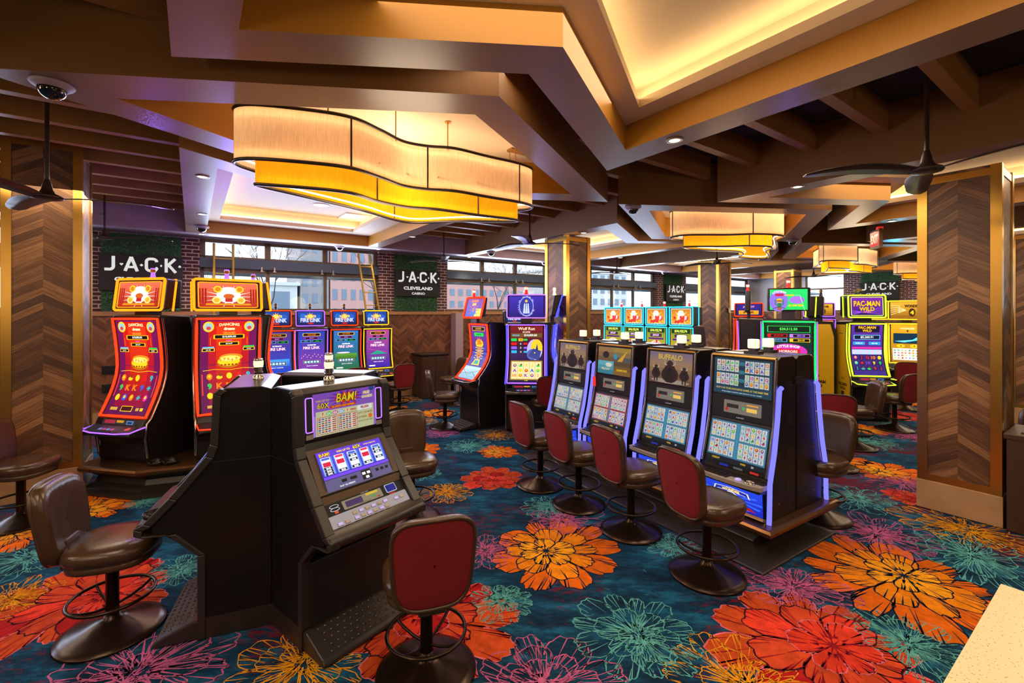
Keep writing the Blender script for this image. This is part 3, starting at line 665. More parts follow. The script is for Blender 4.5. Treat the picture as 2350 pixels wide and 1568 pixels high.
# ---------------- curved video machine
def video(name, label, loc, rot, z0=0.0, w=.70, path=None, neon_main='red', art=None, top=None, top_art=None, top_neon=None, body='black_satin', side_trim='chrome', candle_kind='dark', group=None, cat='slot machine', lip_neon=None, deck_z=None, topbody=.16, arms=True, topper_w=.66, side_panel=None, foot=False, sides=None, neon_r=.011):
    r = empty(name, (loc[0], loc[1], z0), rot, label, cat, group)
    y0, zb = path[0]; y1, zt = path[-1]; dz = deck_z or zb-.12; hw = w/2
    prof = [(.28, 0), (.28, zt-.25), (.22, zt+.03), (y1+.03, zt+.05), (y1, zt+.03)]+[(y+.004, z) for y, z in path[::-1]]+[(y0-.03, zb-.02), (-.40, dz+.03), (-.55, dz-.02), (-.56, dz-.06), (-.38, dz-.12), (-.34, dz-.2), (-.36, .05), (-.34, 0)]
    m = MB(); m.prism(prof, -hw, hw); m.build('cabinet', body, r, bevel=.012)
    mp, L = pathmap(path); A = Art(mp, .0013); A.strip = .035
    A.rect(-hw+.015, 0, hw-.015, L, BLK, 0, n=30); art(A, w-.10, L) ; A.build('main_screen', 'screen', r)
    # neon loop
    if neon_main:
        e = MB(); pts = [mp(-hw+.012, L*i/12, .006) for i in range(13)]+[mp(-hw+.012+(w-.024)*i/6, L, .006) for i in range(1, 7)]+[mp(hw-.012, L*(12-i)/12, .006) for i in range(1, 13)]+[mp(hw-.012-(w-.024)*i/6, 0, .006) for i in range(1, 6)]
        e.tube(pts, neon_r, 6, closed=True); e.build('light_edge', 'neon_'+neon_main, r)
    if arms:
        for sgn in (-1, 1):
            e = MB(); e.tube([mp(sgn*(hw+.012), L*i/10, -.045) for i in range(10, -1, -1)]+[(sgn*(hw+.012), -.35, dz+.05), (sgn*(hw+.012), -.37, dz-.12), (sgn*(hw+.012), -.34, .06)], .018, 6); e.build('side_trim', side_trim, r)
    if sides:
        for sgn in (-1, 1):
            e = MB(); e.tube([mp(sgn*(hw+.02), L*i/10, -.02) for i in range(11)], .010, 6); e.build('side_light', 'neon_'+sides, r)
    if side_panel:
        for sgn in (-1, 1):
            e = MB(); e.prism([(.24, .06), (.24, zt-.28), (.18, zt-.02), (path[-1][0]+.06, zt-.02)]+[(y+.05, z) for y, z in path[::-1]]+[(-.30, dz-.25), (-.30, .06)], sgn*(hw+.002), sgn*(hw+.012)); e.build('side_panel', side_panel, r)
    # bill strip and deck
    d = Vector((0, (y0-.03)-(-.40), (zb-.02)-(dz+.03))); Ld = d.length; d.normalize(); n = Vector((1, 0, 0)).cross(d); n = -n if n.y > 0 else n
    B = Art(flat(Vector((0, -.40, dz+.03))+n*.003, (1, 0, 0), d, n), .0012)
    B.rect(-hw*.7, Ld*.1, hw*.7, Ld*.9, hx('3a3638'), 0, n=1); B.rect(-hw*.6, Ld*.25, -hw*.15, Ld*.78, hx('d03050'), 1, n=1); B.rect(-hw*.1, Ld*.4, hw*.2, Ld*.78, hx('ffb030'), 1, n=1); B.rect(hw*.32, Ld*.2, hw*.6, Ld*.75, hx('70a0ff'), 1, n=1); B.rect(hw*.36, Ld*.3, hw*.56, Ld*.6, hx('203050'), 2, n=1)
    B.build('bill_unit', 'screen_dim', r)
    dd = Vector((0, .15, .05)).normalized(); nn = Vector((0, -.05, .15)).normalized()
    B = Art(flat(Vector((0, -.545, dz-.018))+nn*.004, (1, 0, 0), dd, nn), .0012); B.rect(-hw*.92, 0, hw*.92, .145, hx('1a1a20'), 0, n=1); B.rect(-hw*.5, .03, hw*.35, .12, hx('402a50'), 1, n=1)
    for i in range(4): B.rect(-hw*.45+i*.06, .04, -hw*.45+i*.06+.045, .075, hx('e06080') if i % 2 else hx('80a0ff'), 2, n=1)
    B.ell(hw*.66, .08, .035, .03, hx('ff5040'), 2); B.build('button_deck', 'screen_dim', r)
    e = MB(); e.tube([(-hw-.005, -.36, dz+.02), (-hw, -.545, dz-.01), (-hw*.5, -.575, dz-.02), (hw*.5, -.575, dz-.02), (hw, -.545, dz-.01), (hw+.005, -.36, dz+.02)], .008, 6); e.build('deck_trim', 'neon_'+lip_neon if lip_neon else 'chrome', r)
    # topper
    if top:
        ty, tz0, tz1, tilt = top; tw = topper_w/2; th = tz1-tz0
        yb = ty+topbody
        m = MB(); m.prism([(ty, tz0), (ty+tilt, tz1), (yb+tilt*.5, tz1-.01), (yb, tz0+.03)], -tw, tw); m.build('topper', body, r, bevel=.02)
        m = MB(); m.box(-.10, .10, ty+.04, max(yb-.02, ty+.10), zt+.03, tz0+.02); m.build('topper_neck', 'charcoal', r)
        mp2, L2 = slant(ty, tz0, ty+tilt, tz1, .002); A = Art(mp2, .0008); A.rect(-tw+.02, .02, tw-.02, L2-.02, BLK, 0, n=1); top_art(A, tw*2-.09, L2); A.build('topper_screen', 'screen', r)
        if topbody > .2 and top_neon:
            e = MB(); b_ = lambda x, y: mp2(x, y, -topbody*.55)
            for s_ in (-1, 1): e.tube([b_(s_*(tw+.004), .01), b_(s_*(tw+.004), L2-.02)], neon_r*.8, 6)
            e.tube([b_(-tw, L2+.002), b_(tw, L2+.002)], neon_r*.8, 6); e.tube([mp2(x, y, .010) for x, y in rrect(-tw+.055, .04, tw-.055, L2-.045, .02, 3)], neon_r*.35, 5, closed=True); e.build('topper_light', 'neon_'+top_neon, r)
        if top_neon:
            e = MB(); e.tube([mp2(x, y, .006) for x, y in rrect(-tw+.008, .006, tw-.008, L2-.006, .03, 3)], neon_r, 6, closed=True); e.build('topper_light', 'neon_'+top_neon, r)
        if candle_kind: candle(r, 0, yb-.05, tz1, candle_kind)
    if foot:
        m = MB(); m.prism([(-.34, .02), (-.72, .02), (-.72, .035), (-.38, .09), (-.34, .09)], -.26, .26); f = m.build('footplate', 'gunmetal', r)
        m = MB()
        for i in range(9):
            for j in range(5): y = -.68+j*.065; z = .04+(y+.72)*.162; m.lathe([(.012, z), (.007, z+.006)], 6, (-.22+i*.055, y, 0))
        m.build('tread_plate', 'silver', f)
    return r
# screens art ------------------------------------------------------------
def art_drums(A, W, L):
    x = W/2; A.rect(-x, .02, x, L-.02, hx('5a1048'), 1, hx('7a1058'), 16); A.rect(-x*.72, L*.1, x*.72, L*.97, hx('8a0c38'), 1.4, hx('d81c10'), 14); A.rect(-x*.45, L*.3, x*.45, L*.92, hx('b81818'), 1.6, hx('ee3a10'), 12)
    for s in (-1, 1):
        A.ell(s*x*.72, L*.915, x*.19, L*.055, Y_, 2); A.ell(s*x*.72, L*.915, x*.14, L*.04, hx('a0c8d0'), 3); A.ell(s*x*.72, L*.90, x*.08, L*.02, hx('e04040'), 4)
        A.line([(s*x*.65, L*.80), (s*x*.65, L*.72)], .006, OR, 3)
    A.text('DANCING', 0, L*.94, L*.032, hx('ffe0a0'), 3, arc=.008, maxw=x*.75, bold=.05); A.text('drums', 0, L*.893, L*.032, hx('fff0c0'), 3, maxw=x*.62, bold=.07)
    A.text('GRAND', 0, L*.848, L*.026, hx('ff9030'), 3, bold=.05); A.rr(-x*.55, L*.785, x*.55, L*.83, .008, Y_, 2); A.rr(-x*.5, L*.79, x*.5, L*.825, .006, hx('200808'), 3); A.text('$10,000.00', 0, L*.807, L*.025, W_, 4, maxw=x*.9, bold=.03)
    A.text('MAJOR', 0, L*.765, L*.018, hx('ff60c0'), 3, bold=.05); A.rr(-x*.36, L*.715, x*.36, L*.752, .006, Y_, 2); A.rr(-x*.32, L*.72, x*.32, L*.747, .005, hx('200808'), 3); A.text('$616.07', 0, L*.733, L*.016, W_, 4)
    for s, t, c in ((-1, '$61.49', SK), (1, '$18.00', G_)):
        A.rect(s*x*.72-x*.2, L*.69, s*x*.72+x*.2, L*.705, c, 2, n=1); A.rr(s*x*.72-x*.22, L*.655, s*x*.72+x*.22, L*.688, .005, Y_, 2); A.rr(s*x*.72-x*.19, L*.66, s*x*.72+x*.19, L*.683, .004, hx('200808'), 3); A.text(t, s*x*.72, L*.671, L*.013, W_, 4)
    A.ell(0, L*.53, x*.42, L*.06, hx('c07010'), 2); A.ell(0, L*.545, x*.40, L*.05, Y_, 3); A.ell(x*.08, L*.585, x*.42, L*.04, hx('e09020'), 3.5); A.ell(x*.05, L*.575, x*.36, L*.03, hx('ffe060'), 4)
    for i in range(9): A.ell(-x*.3+i*x*.07, L*.56+(i % 3)*L*.006, x*.05, L*.012, hx('fff0a0') if i % 2 else hx('f0a020'), 5, 10)
    for i in range(5): A.rect(-x*.3+i*x*.13, L*.50, -x*.22+i*x*.13, L*.515, hx('a03010'), 5, n=1)
    A.line([(-x*.9, L*.455), (-x*.5, L*.465), (0, L*.45), (x*.5, L*.465), (x*.9, L*.455)], .006, Y_, 3)
    symbols(A, -x*.86, L*.14, x*.86, L*.44, 5, 3, 3, None, 3, ['A', 'K', 'Q', '10', '9'])
    for s in (-1, 1): A.rect(s*x*.93-.006, L*.2, s*x*.93+.006, L*.42, hx('ff4030'), 3, n=1)
    A.rr(-x*.28, L*.05, x*.28, L*.105, .006, Y_, 2); A.rr(-x*.25, L*.056, x*.25, L*.099, .004, hx('401010'), 3); A.rect(-x*.8, L*.06, -x*.45, L*.09, hx('d0a040'), 2, n=1); A.rect(x*.45, L*.06, x*.6, L*.09, hx('d0a040'), 2, n=1); A.rect(x*.66, L*.06, x*.8, L*.09, Y_, 2, n=1)
def art_drums_top(A, W, L):
    x = W/2; A.rect(-x, .045, x, L-.045, hx('b01808'), 1, hx('f07050'), 8)
    A.star(0, L*.45, x*.2, x*.9, 14, hx('fff0e8'), 2, sy=.5); A.ell(0, L*.5, x*.4, L*.26, W_, 2.5)
    for s in (-1, 1):
        A.ell(s*x*.36, L*.68, x*.14, L*.11, Y_, 3); A.ell(s*x*.36, L*.68, x*.09, L*.07, hx('e08020'), 4); A.ell(s*x*.4, L*.33, x*.15, L*.11, hx('ffe080'), 3); A.ell(s*x*.4, L*.33, x*.09, L*.07, hx('f0b030'), 4)
        for i in range(3): A.rect(s*x*(.72+i*.09), L*(.2+i*.03), s*x*(.77+i*.09), L*.7, hx('a01010'), 3, n=1)
    A.ell(0, L*.46, x*.18, L*.08, hx('d06020'), 4); A.rect(-x*.12, L*.28, x*.12, L*.4, hx('c02020'), 4, n=1); A.rect(-x*.75, L*.17, x*.75, L*.23, hx('e09020'), 3, n=1)
def art_fire(seed):
    def f(A, W, L):
        x = W/2; cs = [(hx('1040c0'), hx('503080')), (hx('8030a0'), hx('1840b0')), (hx('186838'), hx('3070c0')), (hx('2818a0'), hx('b04890'))][seed % 4]
        A.rect(-x*.93, .025, x*.93, L-.025, cs[0], 1, cs[1], 14)
        A.rr(-x*.62, L*.86, x*.62, L*.93, .01, Y_, 2); A.rr(-x*.58, L*.867, x*.58, L*.923, .008, hx('200c06'), 3); A.text('$10,174.88', 0, L*.895, L*.033, OR, 4, maxw=x*1.05)
        A.rr(-x*.46, L*.79, x*.46, L*.84, .008, MG, 2); A.rr(-x*.43, L*.795, x*.43, L*.835, .006, hx('200818'), 3); A.text('$519.99', 0, L*.815, L*.022, hx('e0a0ff'), 4)
        for s, c in ((-1, SK), (1, G_)): A.rr(s*x*.4-x*.34, L*.72, s*x*.4+x*.34, L*.77, .008, c, 2); A.rr(s*x*.4-x*.31, L*.725, s*x*.4+x*.31, L*.765, .006, hx('101820'), 3); A.text('$54.00' if s < 0 else '$18.20', s*x*.4, L*.745, L*.022, c, 4)
        A.text('ULTIMATE', 0, L*.655, L*.032, W_, 4, maxw=x*.9, bold=.05); A.otext('FIRE LINK', 0, L*.59, L*.06, W_, hx('c03090'), 4, maxw=x*1.3)
        if seed % 4 == 1: 
            for i in range(12): A.ell(-x*.7+i*x*.13, L*.36+(i*7 % 5)*L*.02, x*.03, L*.012, hx('ffd0a0'), 3, 8)
        elif seed % 4 == 2: A.rect(-x*.82, L*.28, x*.82, L*.42, hx('206020'), 2, hx('60a030'), 3); A.ell(-x*.2, L*.44, x*.5, L*.02, hx('e0d0ff'), 3)
        elif seed % 4 == 3: A.poly2([(-x*.7, L*.36), (x*.8, L*.36), (0, L*.46)], hx('20a080'), 3); A.line([(-x*.8, L*.5), (x*.8, L*.4)], .006, hx('ff50c0'), 2)
        else: A.rect(-x*.82, L*.2, x*.82, L*.36, hx('1060d0'), 2, hx('40a0ff'), 3)
        A.rr(-x*.6, L*.22, x*.6, L*.30, .006, hx('c09060'), 3); A.rr(-x*.57, L*.226, x*.57, L*.294, .005, hx('102040'), 4)
        for i in range(5): A.rr(-x*.53+i*x*.215, L*.235, -x*.35+i*x*.215, L*.285, .006, CY, 5); A.rr(-x*.51+i*x*.215, L*.242, -x*.37+i*x*.215, L*.278, .004, hx('e0f8ff'), 6)
        A.text('SELECT A DENOM', 0, L*.17, L*.022, W_, 4, maxw=x*.9); A.rr(-x*.78, L*.06, -x*.3, L*.09, .006, W_, 3)
    return f
def art_fire_top(A, W, L):
    x = W/2; A.rect(-x, .03, x, L-.03, hx('0a1850'), 1, hx('1048a8'), 6); A.ell(-x*.6, L*.6, x*.25, L*.2, hx('1a68c8'), 1.5); A.ell(x*.6, L*.55, x*.28, L*.2, hx('1a58c0'), 1.5)
    A.star(0, L*.58, x*.2, x*.42, 11, hx('ff9020'), 2); A.ell(0, L*.62, x*.2, L*.14, Y_, 3)
    A.text('ULTIMATE', 0, L*.62, L*.15, hx('f0e080'), 4, maxw=x*.9, bold=.05); A.otext('FIRE LINK', 0, L*.38, L*.25, hx('e8f0ff'), hx('3060d0'), 4, maxw=x*1.6); A.ell(0, L*.17, x*.25, L*.05, hx('d02010'), 3)
def art_queen(A, W, L):
    x = W/2; A.rect(-x, .02, x, L-.02, hx('284098'), 1, hx('702890'), 12)
    A.rr(-x*.8, L*.89, x*.8, L*.96, .01, Y_, 2); A.rr(-x*.76, L*.897, x*.76, L*.953, .008, hx('180808'), 3); A.text('$10,000.00', 0, L*.925, L*.034, hx('ffb040'), 4, maxw=x*1.3)
    A.rr(-x*.6, L*.80, x*.6, L*.86, .01, G_, 2); A.text('$1,464.55', 0, L*.83, L*.03, hx('104010'), 4, maxw=x)
    A.star(0, L*.52, x*.35, x*.95, 12, hx('3a60d0'), 2, sy=1); A.ell(0, L*.68, x*.5, L*.07, Y_, 3); A.star(0, L*.69, x*.2, x*.5, 9, OR, 3.5)
    A.ell(0, L*.54, x*.34, L*.13, hx('c88858'), 4); A.rect(-x*.42, L*.63, x*.42, L*.66, Y_, 5, n=1)
    for s in (-1, 1):
        A.ell(s*x*.14, L*.555, x*.07, L*.012, W_, 5, 10); A.ell(s*x*.14, L*.555, x*.03, L*.010, BLK, 6, 8); A.rect(s*x*.42-x*.09, L*.40, s*x*.42+x*.09, L*.64, hx('2040b0'), 4.5, n=1)
        for i in range(5): A.rect(s*x*.42-x*.09, L*(.42+i*.045), s*x*.42+x*.09, L*(.435+i*.045), Y_, 5, n=1)
    A.ell(0, L*.475, x*.09, L*.012, hx('b02030'), 5, 10); A.poly2([(-x*.5, L*.30), (x*.5, L*.30), (x*.3, L*.41), (-x*.3, L*.41)], Y_, 4); A.poly2([(-x*.3, L*.32), (x*.3, L*.32), (x*.2, L*.39), (-x*.2, L*.39)], hx('20a0a0'), 5)
    A.rect(-x, .03, x, L*.27, hx('80b0c8'), 3, hx('c0e0e8'), 4); A.line([(-x, L*.2), (-x*.2, L*.1), (x, L*.22)], .008, hx('284048'), 4); A.line([(-x, L*.1), (x*.3, L*.17), (x, L*.08)], .008, hx('284048'), 4)
def art_queen_top(A, W, L):
    x = W/2; A.rect(-x, .03, x, L-.03, hx('3040c0'), 1, hx('8030a0'), 8); A.rect(x*.2, .03, x, L*.45, hx('e0d040'), 1.5, n=1); A.text('SCARAB', 0, L*.82, L*.13, OR, 3, maxw=x*1.6, bold=.06); A.text('LINK', 0, L*.66, L*.13, Y_, 3, bold=.06)
    A.ell(0, L*.3, x*.35, L*.2, hx('2060e0'), 3); A.star(0, L*.38, x*.2, x*.85, 8, hx('e04030'), 2.5, sy=.6); A.ell(0, L*.38, x*.13, L*.1, hx('ff6040'), 4)
def art_wolf(A, W, L):
    x = W/2; A.rect(-x, .02, x, L-.02, hx('1a1440'), 1, hx('3a1858'), 12); A.rect(-x, L*.62, x, L-.02, hx('281030'), 1.5, hx('802020'), 5)
    A.text('Wolf Run', 0, L*.94, L*.05, hx('ffe8c0'), 3, maxw=x*1.3, bold=.02); A.text('ECLIPSE', 0, L*.885, L*.026, hx('ffe8c0'), 3, maxw=x*.7)
    A.rr(-x*.95, L*.80, x*.95, L*.865, .006, hx('705020'), 2); A.text('GRAND', -x*.65, L*.832, L*.026, SK, 3, maxw=x*.45); A.text('$10,000.00', x*.25, L*.832, L*.04, W_, 3, maxw=x*1.1)
    for i, c in enumerate((G_, RD, hx('9060ff'), CY)): y = L*(.76-i*.065); A.rr(-x*.95, y-L*.022, -x*.6, y+L*.022, .004, c, 2); A.rr(-x*.5, y-L*.022, -x*.22, y+L*.022, .004, Y_ if i == 0 else hx('40303a'), 2); A.text(('100', '6', '5', '4')[i], -x*.36, y, L*.028, W_ if i else BLK, 3); A.rect(-x*.18, y-L*.015, x*.05, y+L*.015, c, 2, n=1)
    A.ell(x*.5, L*.60, x*.48, L*.17, hx('c0b0f0'), 2.4); A.ell(x*.62, L*.64, x*.36, L*.13, hx('e8c830'), 3); A.ell(x*.35, L*.52, x*.34, L*.09, hx('5060b0'), 3.5); A.poly2([(x*.1, L*.50), (x*.75, L*.42), (x*.9, L*.58), (x*.4, L*.62)], hx('38408a'), 4); A.poly2([(x*.55, L*.6), (x*.65, L*.7), (x*.72, L*.58)], hx('283070'), 5); A.ell(x*.5, L*.55, x*.04, L*.012, Y_, 5)
    A.rr(-x*.97, L*.06, x*.97, L*.42, .008, hx('a07828'), 3); A.rr(-x*.9, L*.08, x*.9, L*.40, .006, hx('e8dca0'), 4); symbols(A, -x*.88, L*.1, x*.88, L*.38, 5, 3, 12, None, 5)
    for i in range(1, 5): A.rect(-x*.88+i*x*.352-.002, L*.09, -x*.88+i*x*.352+.002, L*.39, hx('a08040'), 5, n=1)
    A.text('1,600', 0, L*.05, L*.022, Y_, 5)
def art_wolf_top(A, W, L):
    x = W/2; A.rect(-x, .03, x, L-.03, hx('241478'), 1, hx('4030b0'), 6); A.ell(0, L*.5, x*.42, L*.42, hx('a0a8f0'), 2, 28); A.ell(0, L*.5, x*.38, L*.38, hx('3038a0'), 3, 28)
    rn = random.Random(4)
    for i in range(46): a = rn.uniform(0, 6.28); A.line([(x*.39*math.cos(a), L*.5+L*.39*math.sin(a)), (x*.5*math.cos(a+.1), L*.5+L*.5*math.sin(a+.1)*.9)], .004, hx('c8ccff'), 3)
    for i in (-1, 0, 1): A.poly2([(i*x*.13-x*.06, L*.2), (i*x*.13+x*.06, L*.2), (i*x*.1+x*.03, L*.62), (i*x*.1-x*.03, L*.62)], hx('c8d0ff'), 4)
    A.star(0, L*.72, x*.05, x*.12, 5, Y_, 4)
def art_link122(seed):
    def f(A, W, L):
        x = W/2; A.rect(-x, .02, x, L-.02, hx('e0b020'), 1, hx('6a8a20'), 10); A.rr(-x*.9, L*.84, x*.9, L*.965, .01, hx('183010'), 2); A.text('$10,122.74', 0, L*.90, L*.085, hx('f0ff60'), 3, maxw=x*1.65, bold=.05); A.rr(-x*.6, L*.72, x*.6, L*.81, .01, hx('401850'), 2); A.text('$304.87', 0, L*.765, L*.06, hx('ffd0ff'), 3, maxw=x*1.0, bold=.04)
        A.rr(-x*.8, L*.64, x*.8, L*.69, .006, hx('5a1878'), 2); A.ell(0, L*.38, x*.75, L*.24, hx('e8d8b0'), 2); rn = random.Random(seed)
        for i in range(34):
            a, q = rn.uniform(0, 6.28), math.sqrt(rn.random()); A.ell(x*.6*q*math.cos(a), L*.40+L*.2*q*math.sin(a), x*.12, L*.035, hx('d82020') if i % 5 else hx('f0a0a0'), 3+i*.08, 10)
        A.poly2([(-x*.6, L*.2), (x*.6, L*.2), (x*.3, L*.08), (-x*.3, L*.08)], hx('c08018'), 6.5)
    return f
def art_link122_top(A, W, L):
    x = W/2; A.rect(-x, .03, x, L-.03, hx('f0a010'), 1, hx('d07810'), 4)
    A.star(0, L*.4, x*.3, x*.98, 14, hx('ffe080'), 1.5, sy=.8); A.ell(0, L*.62, x*.32, L*.2, hx('fff8e0'), 2)
    for s in (-1, 1): A.ell(s*x*.62, L*.42, x*.2, L*.14, OR, 3); A.ell(s*x*.62, L*.42, x*.1, L*.07, hx('c02010'), 4)
    rn = random.Random(2)
    for i in range(20): A.ell(rn.uniform(-.55, .55)*x, L*rn.uniform(.2, .45), x*.12, L*.09, hx('e03020') if i % 6 else hx('e8d0f0'), 4+i*.1, 10)
def art_shop(A, W, L):
    x = W/2; A.rect(-x, .02, x, L-.02, hx('181038'), 1, hx('063818'), 8); A.rr(-x*.92, L*.82, x*.92, L*.93, .01, G_, 2); A.rr(-x*.88, L*.828, x*.88, L*.922, .008, hx('082010'), 3); A.text('$20,512.50', 0, L*.875, L*.05, hx('60ff60'), 4, maxw=x)
    for i, (c, t) in enumerate(((RD, '$2,321.00'), (hx('c080ff'), '$961.85'), (SK, '$147.92'), (Y_, '$64.48'))):
        cx = (-.48 if i % 2 == 0 else .48)*x; cy = L*(.765 if i < 2 else .69); A.rr(cx-x*.43, cy-L*.03, cx+x*.43, cy+L*.03, .006, c, 2); A.rr(cx-x*.28, cy-L*.023, cx+x*.4, cy+L*.023, .005, hx('180c10'), 3); A.text(t, cx+x*.06, cy, L*.03, c, 4, maxw=x*.6)
    A.ell(0, L*.5, x*.8, L*.13, hx('d030b0'), 2); A.text('LITTLE SHOP', 0, L*.59, L*.045, W_, 4, maxw=x*1.3, arc=.02, bold=.04); A.rr(-x*.5, L*.46, x*.5, L*.54, .01, RD, 3); A.text('HORRORS', 0, L*.5, L*.045, hx('ffd0d0'), 5, maxw=x*.9, bold=.04)
    symbols(A, -x*.9, L*.08, x*.9, L*.36, 5, 3, 31, hx('202058'), 2)
def art_shop_top(A, W, L):
    x = W/2; A.rect(-x, .03, x, L-.03, hx('10d858'), 1, hx('20e070'), 3); A.ell(-x*.52, L*.45, x*.5, L*.45, hx('9070f0'), 2, 24); A.ell(x*.45, L*.48, x*.4, L*.16, hx('b070f0'), 2)
    A.text('LITTLE SHOP', -x*.48, L*.84, L*.09, W_, 4, maxw=x*.72, arc=.03, bold=.04); A.rr(-x*.72, L*.64, -x*.24, L*.76, .01, hx('e02060'), 3); A.text('HORRORS', -x*.48, L*.70, L*.07, hx('80104a'), 4, maxw=x*.4, bold=.05)
    A.text('FEATURING', x*.05, L*.68, L*.07, hx('ffc020'), 4, bold=.06, shear=.2, maxw=x*.5); A.text('AT ANY BET!', x*.38, L*.25, L*.09, hx('ffd020'), 4, bold=.06, shear=.2, maxw=x*.8)
    A.ell(-x*.48, L*.46, x*.16, L*.1, hx('e0c030'), 4); A.ell(-x*.48, L*.44, x*.17, L*.03, hx('a03020'), 5); A.ell(-x*.48, L*.25, x*.11, L*.14, hx('208040'), 3.5); A.rect(-x*.58, L*.05, -x*.38, L*.17, hx('b05830'), 5, n=1)
    for s in (-1, 1): A.line([(-x*.48, L*.25), (-x*.48+s*x*.22, L*.3), (-x*.48+s*x*.2, L*.5)], .02, hx('208040'), 4); A.line([(-x*.48, L*.2), (-x*.48+s*x*.35, L*.12)], .01, hx('204030'), 4)
    A.line([(x*.35, L*.68), (x*.6, L*.68), (x*.85, L*.05)], .01, hx('a0ffb0'), 4)
def art_pac(A, W, L):
    x = W/2; A.rect(-x, .02, x, L-.02, hx('302080'), 1, hx('6030a0'), 8); A.rr(-x*.8, L*.84, x*.8, L*.96, .01, hx('181030'), 2); A.otext('PAC-MAN', 0, L*.93, L*.05, Y_, hx('a05010'), 3, maxw=x*1.3); A.otext('WILD', 0, L*.87, L*.045, Y_, hx('a05010'), 3, maxw=x)
    A.rr(-x*.85, L*.70, x*.85, L*.79, .01, SK, 2); A.rr(-x*.8, L*.71, x*.8, L*.78, .008, hx('101838'), 3); A.text('$5,260.91', 0, L*.745, L*.05, W_, 4, maxw=x*1.3)
    for s in (-1, 1): A.rr(s*x*.5-x*.38, L*.60, s*x*.5+x*.38, L*.66, .006, hx('30a0e0'), 2); A.text('$105.14' if s < 0 else '$51.26', s*x*.5, L*.63, L*.03, W_, 3, maxw=x*.6)
    A.rect(-x*.95, L*.52, x*.95, L*.56, MG, 2, n=1); A.rr(-x*.95, L*.42, x*.95, L*.51, .006, hx('b0d8ff'), 2)
    for i in range(5): A.ell(-x*.76+i*x*.38, L*.465, x*.12, L*.035, hx('e0c0ff'), 3, 10)
    symbols(A, -x*.95, L*.1, x*.95, L*.41, 5, 3, 41, hx('281858'), 2, ['A', 'J', '9', '9', 'Q', '10'])
def art_pac_top(A, W, L):
    x = W/2; A.rect(-x, .03, x, L-.03, hx('301060'), 1, hx('8020b0'), 6)
    for i in range(9): A.line([(-x, L*(.1+i*.03)), (x, L*(.5-i*.05))], .004, hx('e040c0') if i % 2 else hx('4060ff'), 1.5)
    A.otext('PAC-MAN', 0, L*.62, L*.24, Y_, hx('a06010'), 3, maxw=x*1.6); A.otext('WILD', 0, L*.38, L*.17, Y_, hx('a06010'), 3, maxw=x*1.0); A.text('EDITION', 0, L*.24, L*.06, OR, 3)
def art_gold(A, W, L):
    x = W/2; A.rect(-x, .02, x, L-.02, hx('a06810'), 1, hx('f0b020'), 8); A.text('WONDER', 0, L*.88, L*.05, hx('fff0a0'), 3, maxw=x, bold=.05); A.text('4', 0, L*.82, L*.06, hx('603008'), 3, bold=.08)
    A.rr(-x*.85, L*.5, x*.85, L*.76, .01, hx('0a3048'), 2); A.poly2([(-x*.8, L*.56), (x*.3, L*.6), (x*.8, L*.72), (x*.8, L*.6), (-x*.2, L*.53)], hx('70e0f8'), 3)
    for s in (-1, 1): A.ell(s*x*.4, L*.44, x*.25, L*.045, Y_, 3); A.text('4', s*x*.4, L*.44, L*.05, hx('804008'), 4)
    A.rect(-x*.9, L*.08, x*.9, L*.38, hx('f0f0e0'), 2, n=1); symbols(A, -x*.88, L*.1, x*.88, L*.36, 8, 4, 51, None, 3)
def art_gold_top(A, W, L):
    x = W/2; A.rect(-x, .03, x, L-.03, hx('905808'), 1, hx('f0b030'), 5)
    for i in range(5): A.line([(-x*.95, L*(.25+i*.12)), (-x*.4, L*(.45+i*.07)), (-x*.5, L*(.35+i*.08)), (-x*.05, L*.5)], .01, hx('fff0a0'), 2)
    A.text('WONDER', x*.3, L*.72, L*.16, hx('402008'), 3, maxw=x*.9, bold=.06); A.ell(x*.3, L*.38, x*.2, L*.22, hx('402008'), 3); A.text('4', x*.3, L*.38, L*.22, Y_, 4, bold=.06)
def art_jack_red(A, W, L):
    x = W/2; A.rect(-x, .02, x, L-.02, hx('801020'), 1, hx('e04010'), 6); symbols(A, -x*.9, L*.1, x*.9, L*.6, 4, 4, 61, hx('401010'), 2)
def art_jack_top(A, W, L):
    x = W/2; A.rect(-x, .03, x, L-.03, hx('181868'), 1, hx('301888'), 4); A.text('JACKPOT', 0, L*.7, L*.18, hx('f0a0e0'), 3, maxw=x*1.6, bold=.04); A.rr(-x*.8, L*.15, x*.8, L*.45, .01, hx('f0a020'), 2); A.text('$10,500.', 0, L*.3, L*.2, hx('501008'), 3, maxw=x*1.4, bold=.05)
# ---------------- drum machines on the angled plinth
def face(dx, dy): return math.atan2(dy, dx)+math.pi/2       # rotation so that local -y looks along (dx,dy)
def fdir(deg): return face(math.cos(R(deg)), math.sin(R(deg)))
CURV = lambda z0, z1, yb, ym, yt: [(yb+(ym-yb)*math.sin(min(t*1.9, 1)*math.pi/2)+(yt-ym)*max(0, (t-.5)*2)**1.5, z0+(z1-z0)*t) for t in [i/10 for i in range(11)]]
pd = CURV(.53, 1.70, -.34, -.14, -.20)
def drum_kwargs(): return dict(w=.72, path=pd, neon_main='red', art=art_drums, top=(-.17, 1.80, 2.20, .05), top_art=art_drums_top, top_neon='orange', topbody=.24, topper_w=.76, candle_kind='blue', z0=.31, group='drum machines', neon_r=.016)
DB = Vector((-4.12, 6.52))
def on(c, deg, d): return (c[0]+math.cos(R(deg))*d, c[1]+math.sin(R(deg))*d)
video('slot_machine', 'curved red glowing drum machine nearest the left column, violet-edged button deck', (-4.58, 5.78), fdir(-103), lip_neon='violet', **drum_kwargs())
video('slot_machine', 'curved red glowing drum machine facing the camera, golden coins on its top screen', (-3.74, 5.97), fdir(-50), lip_neon='red', **drum_kwargs())
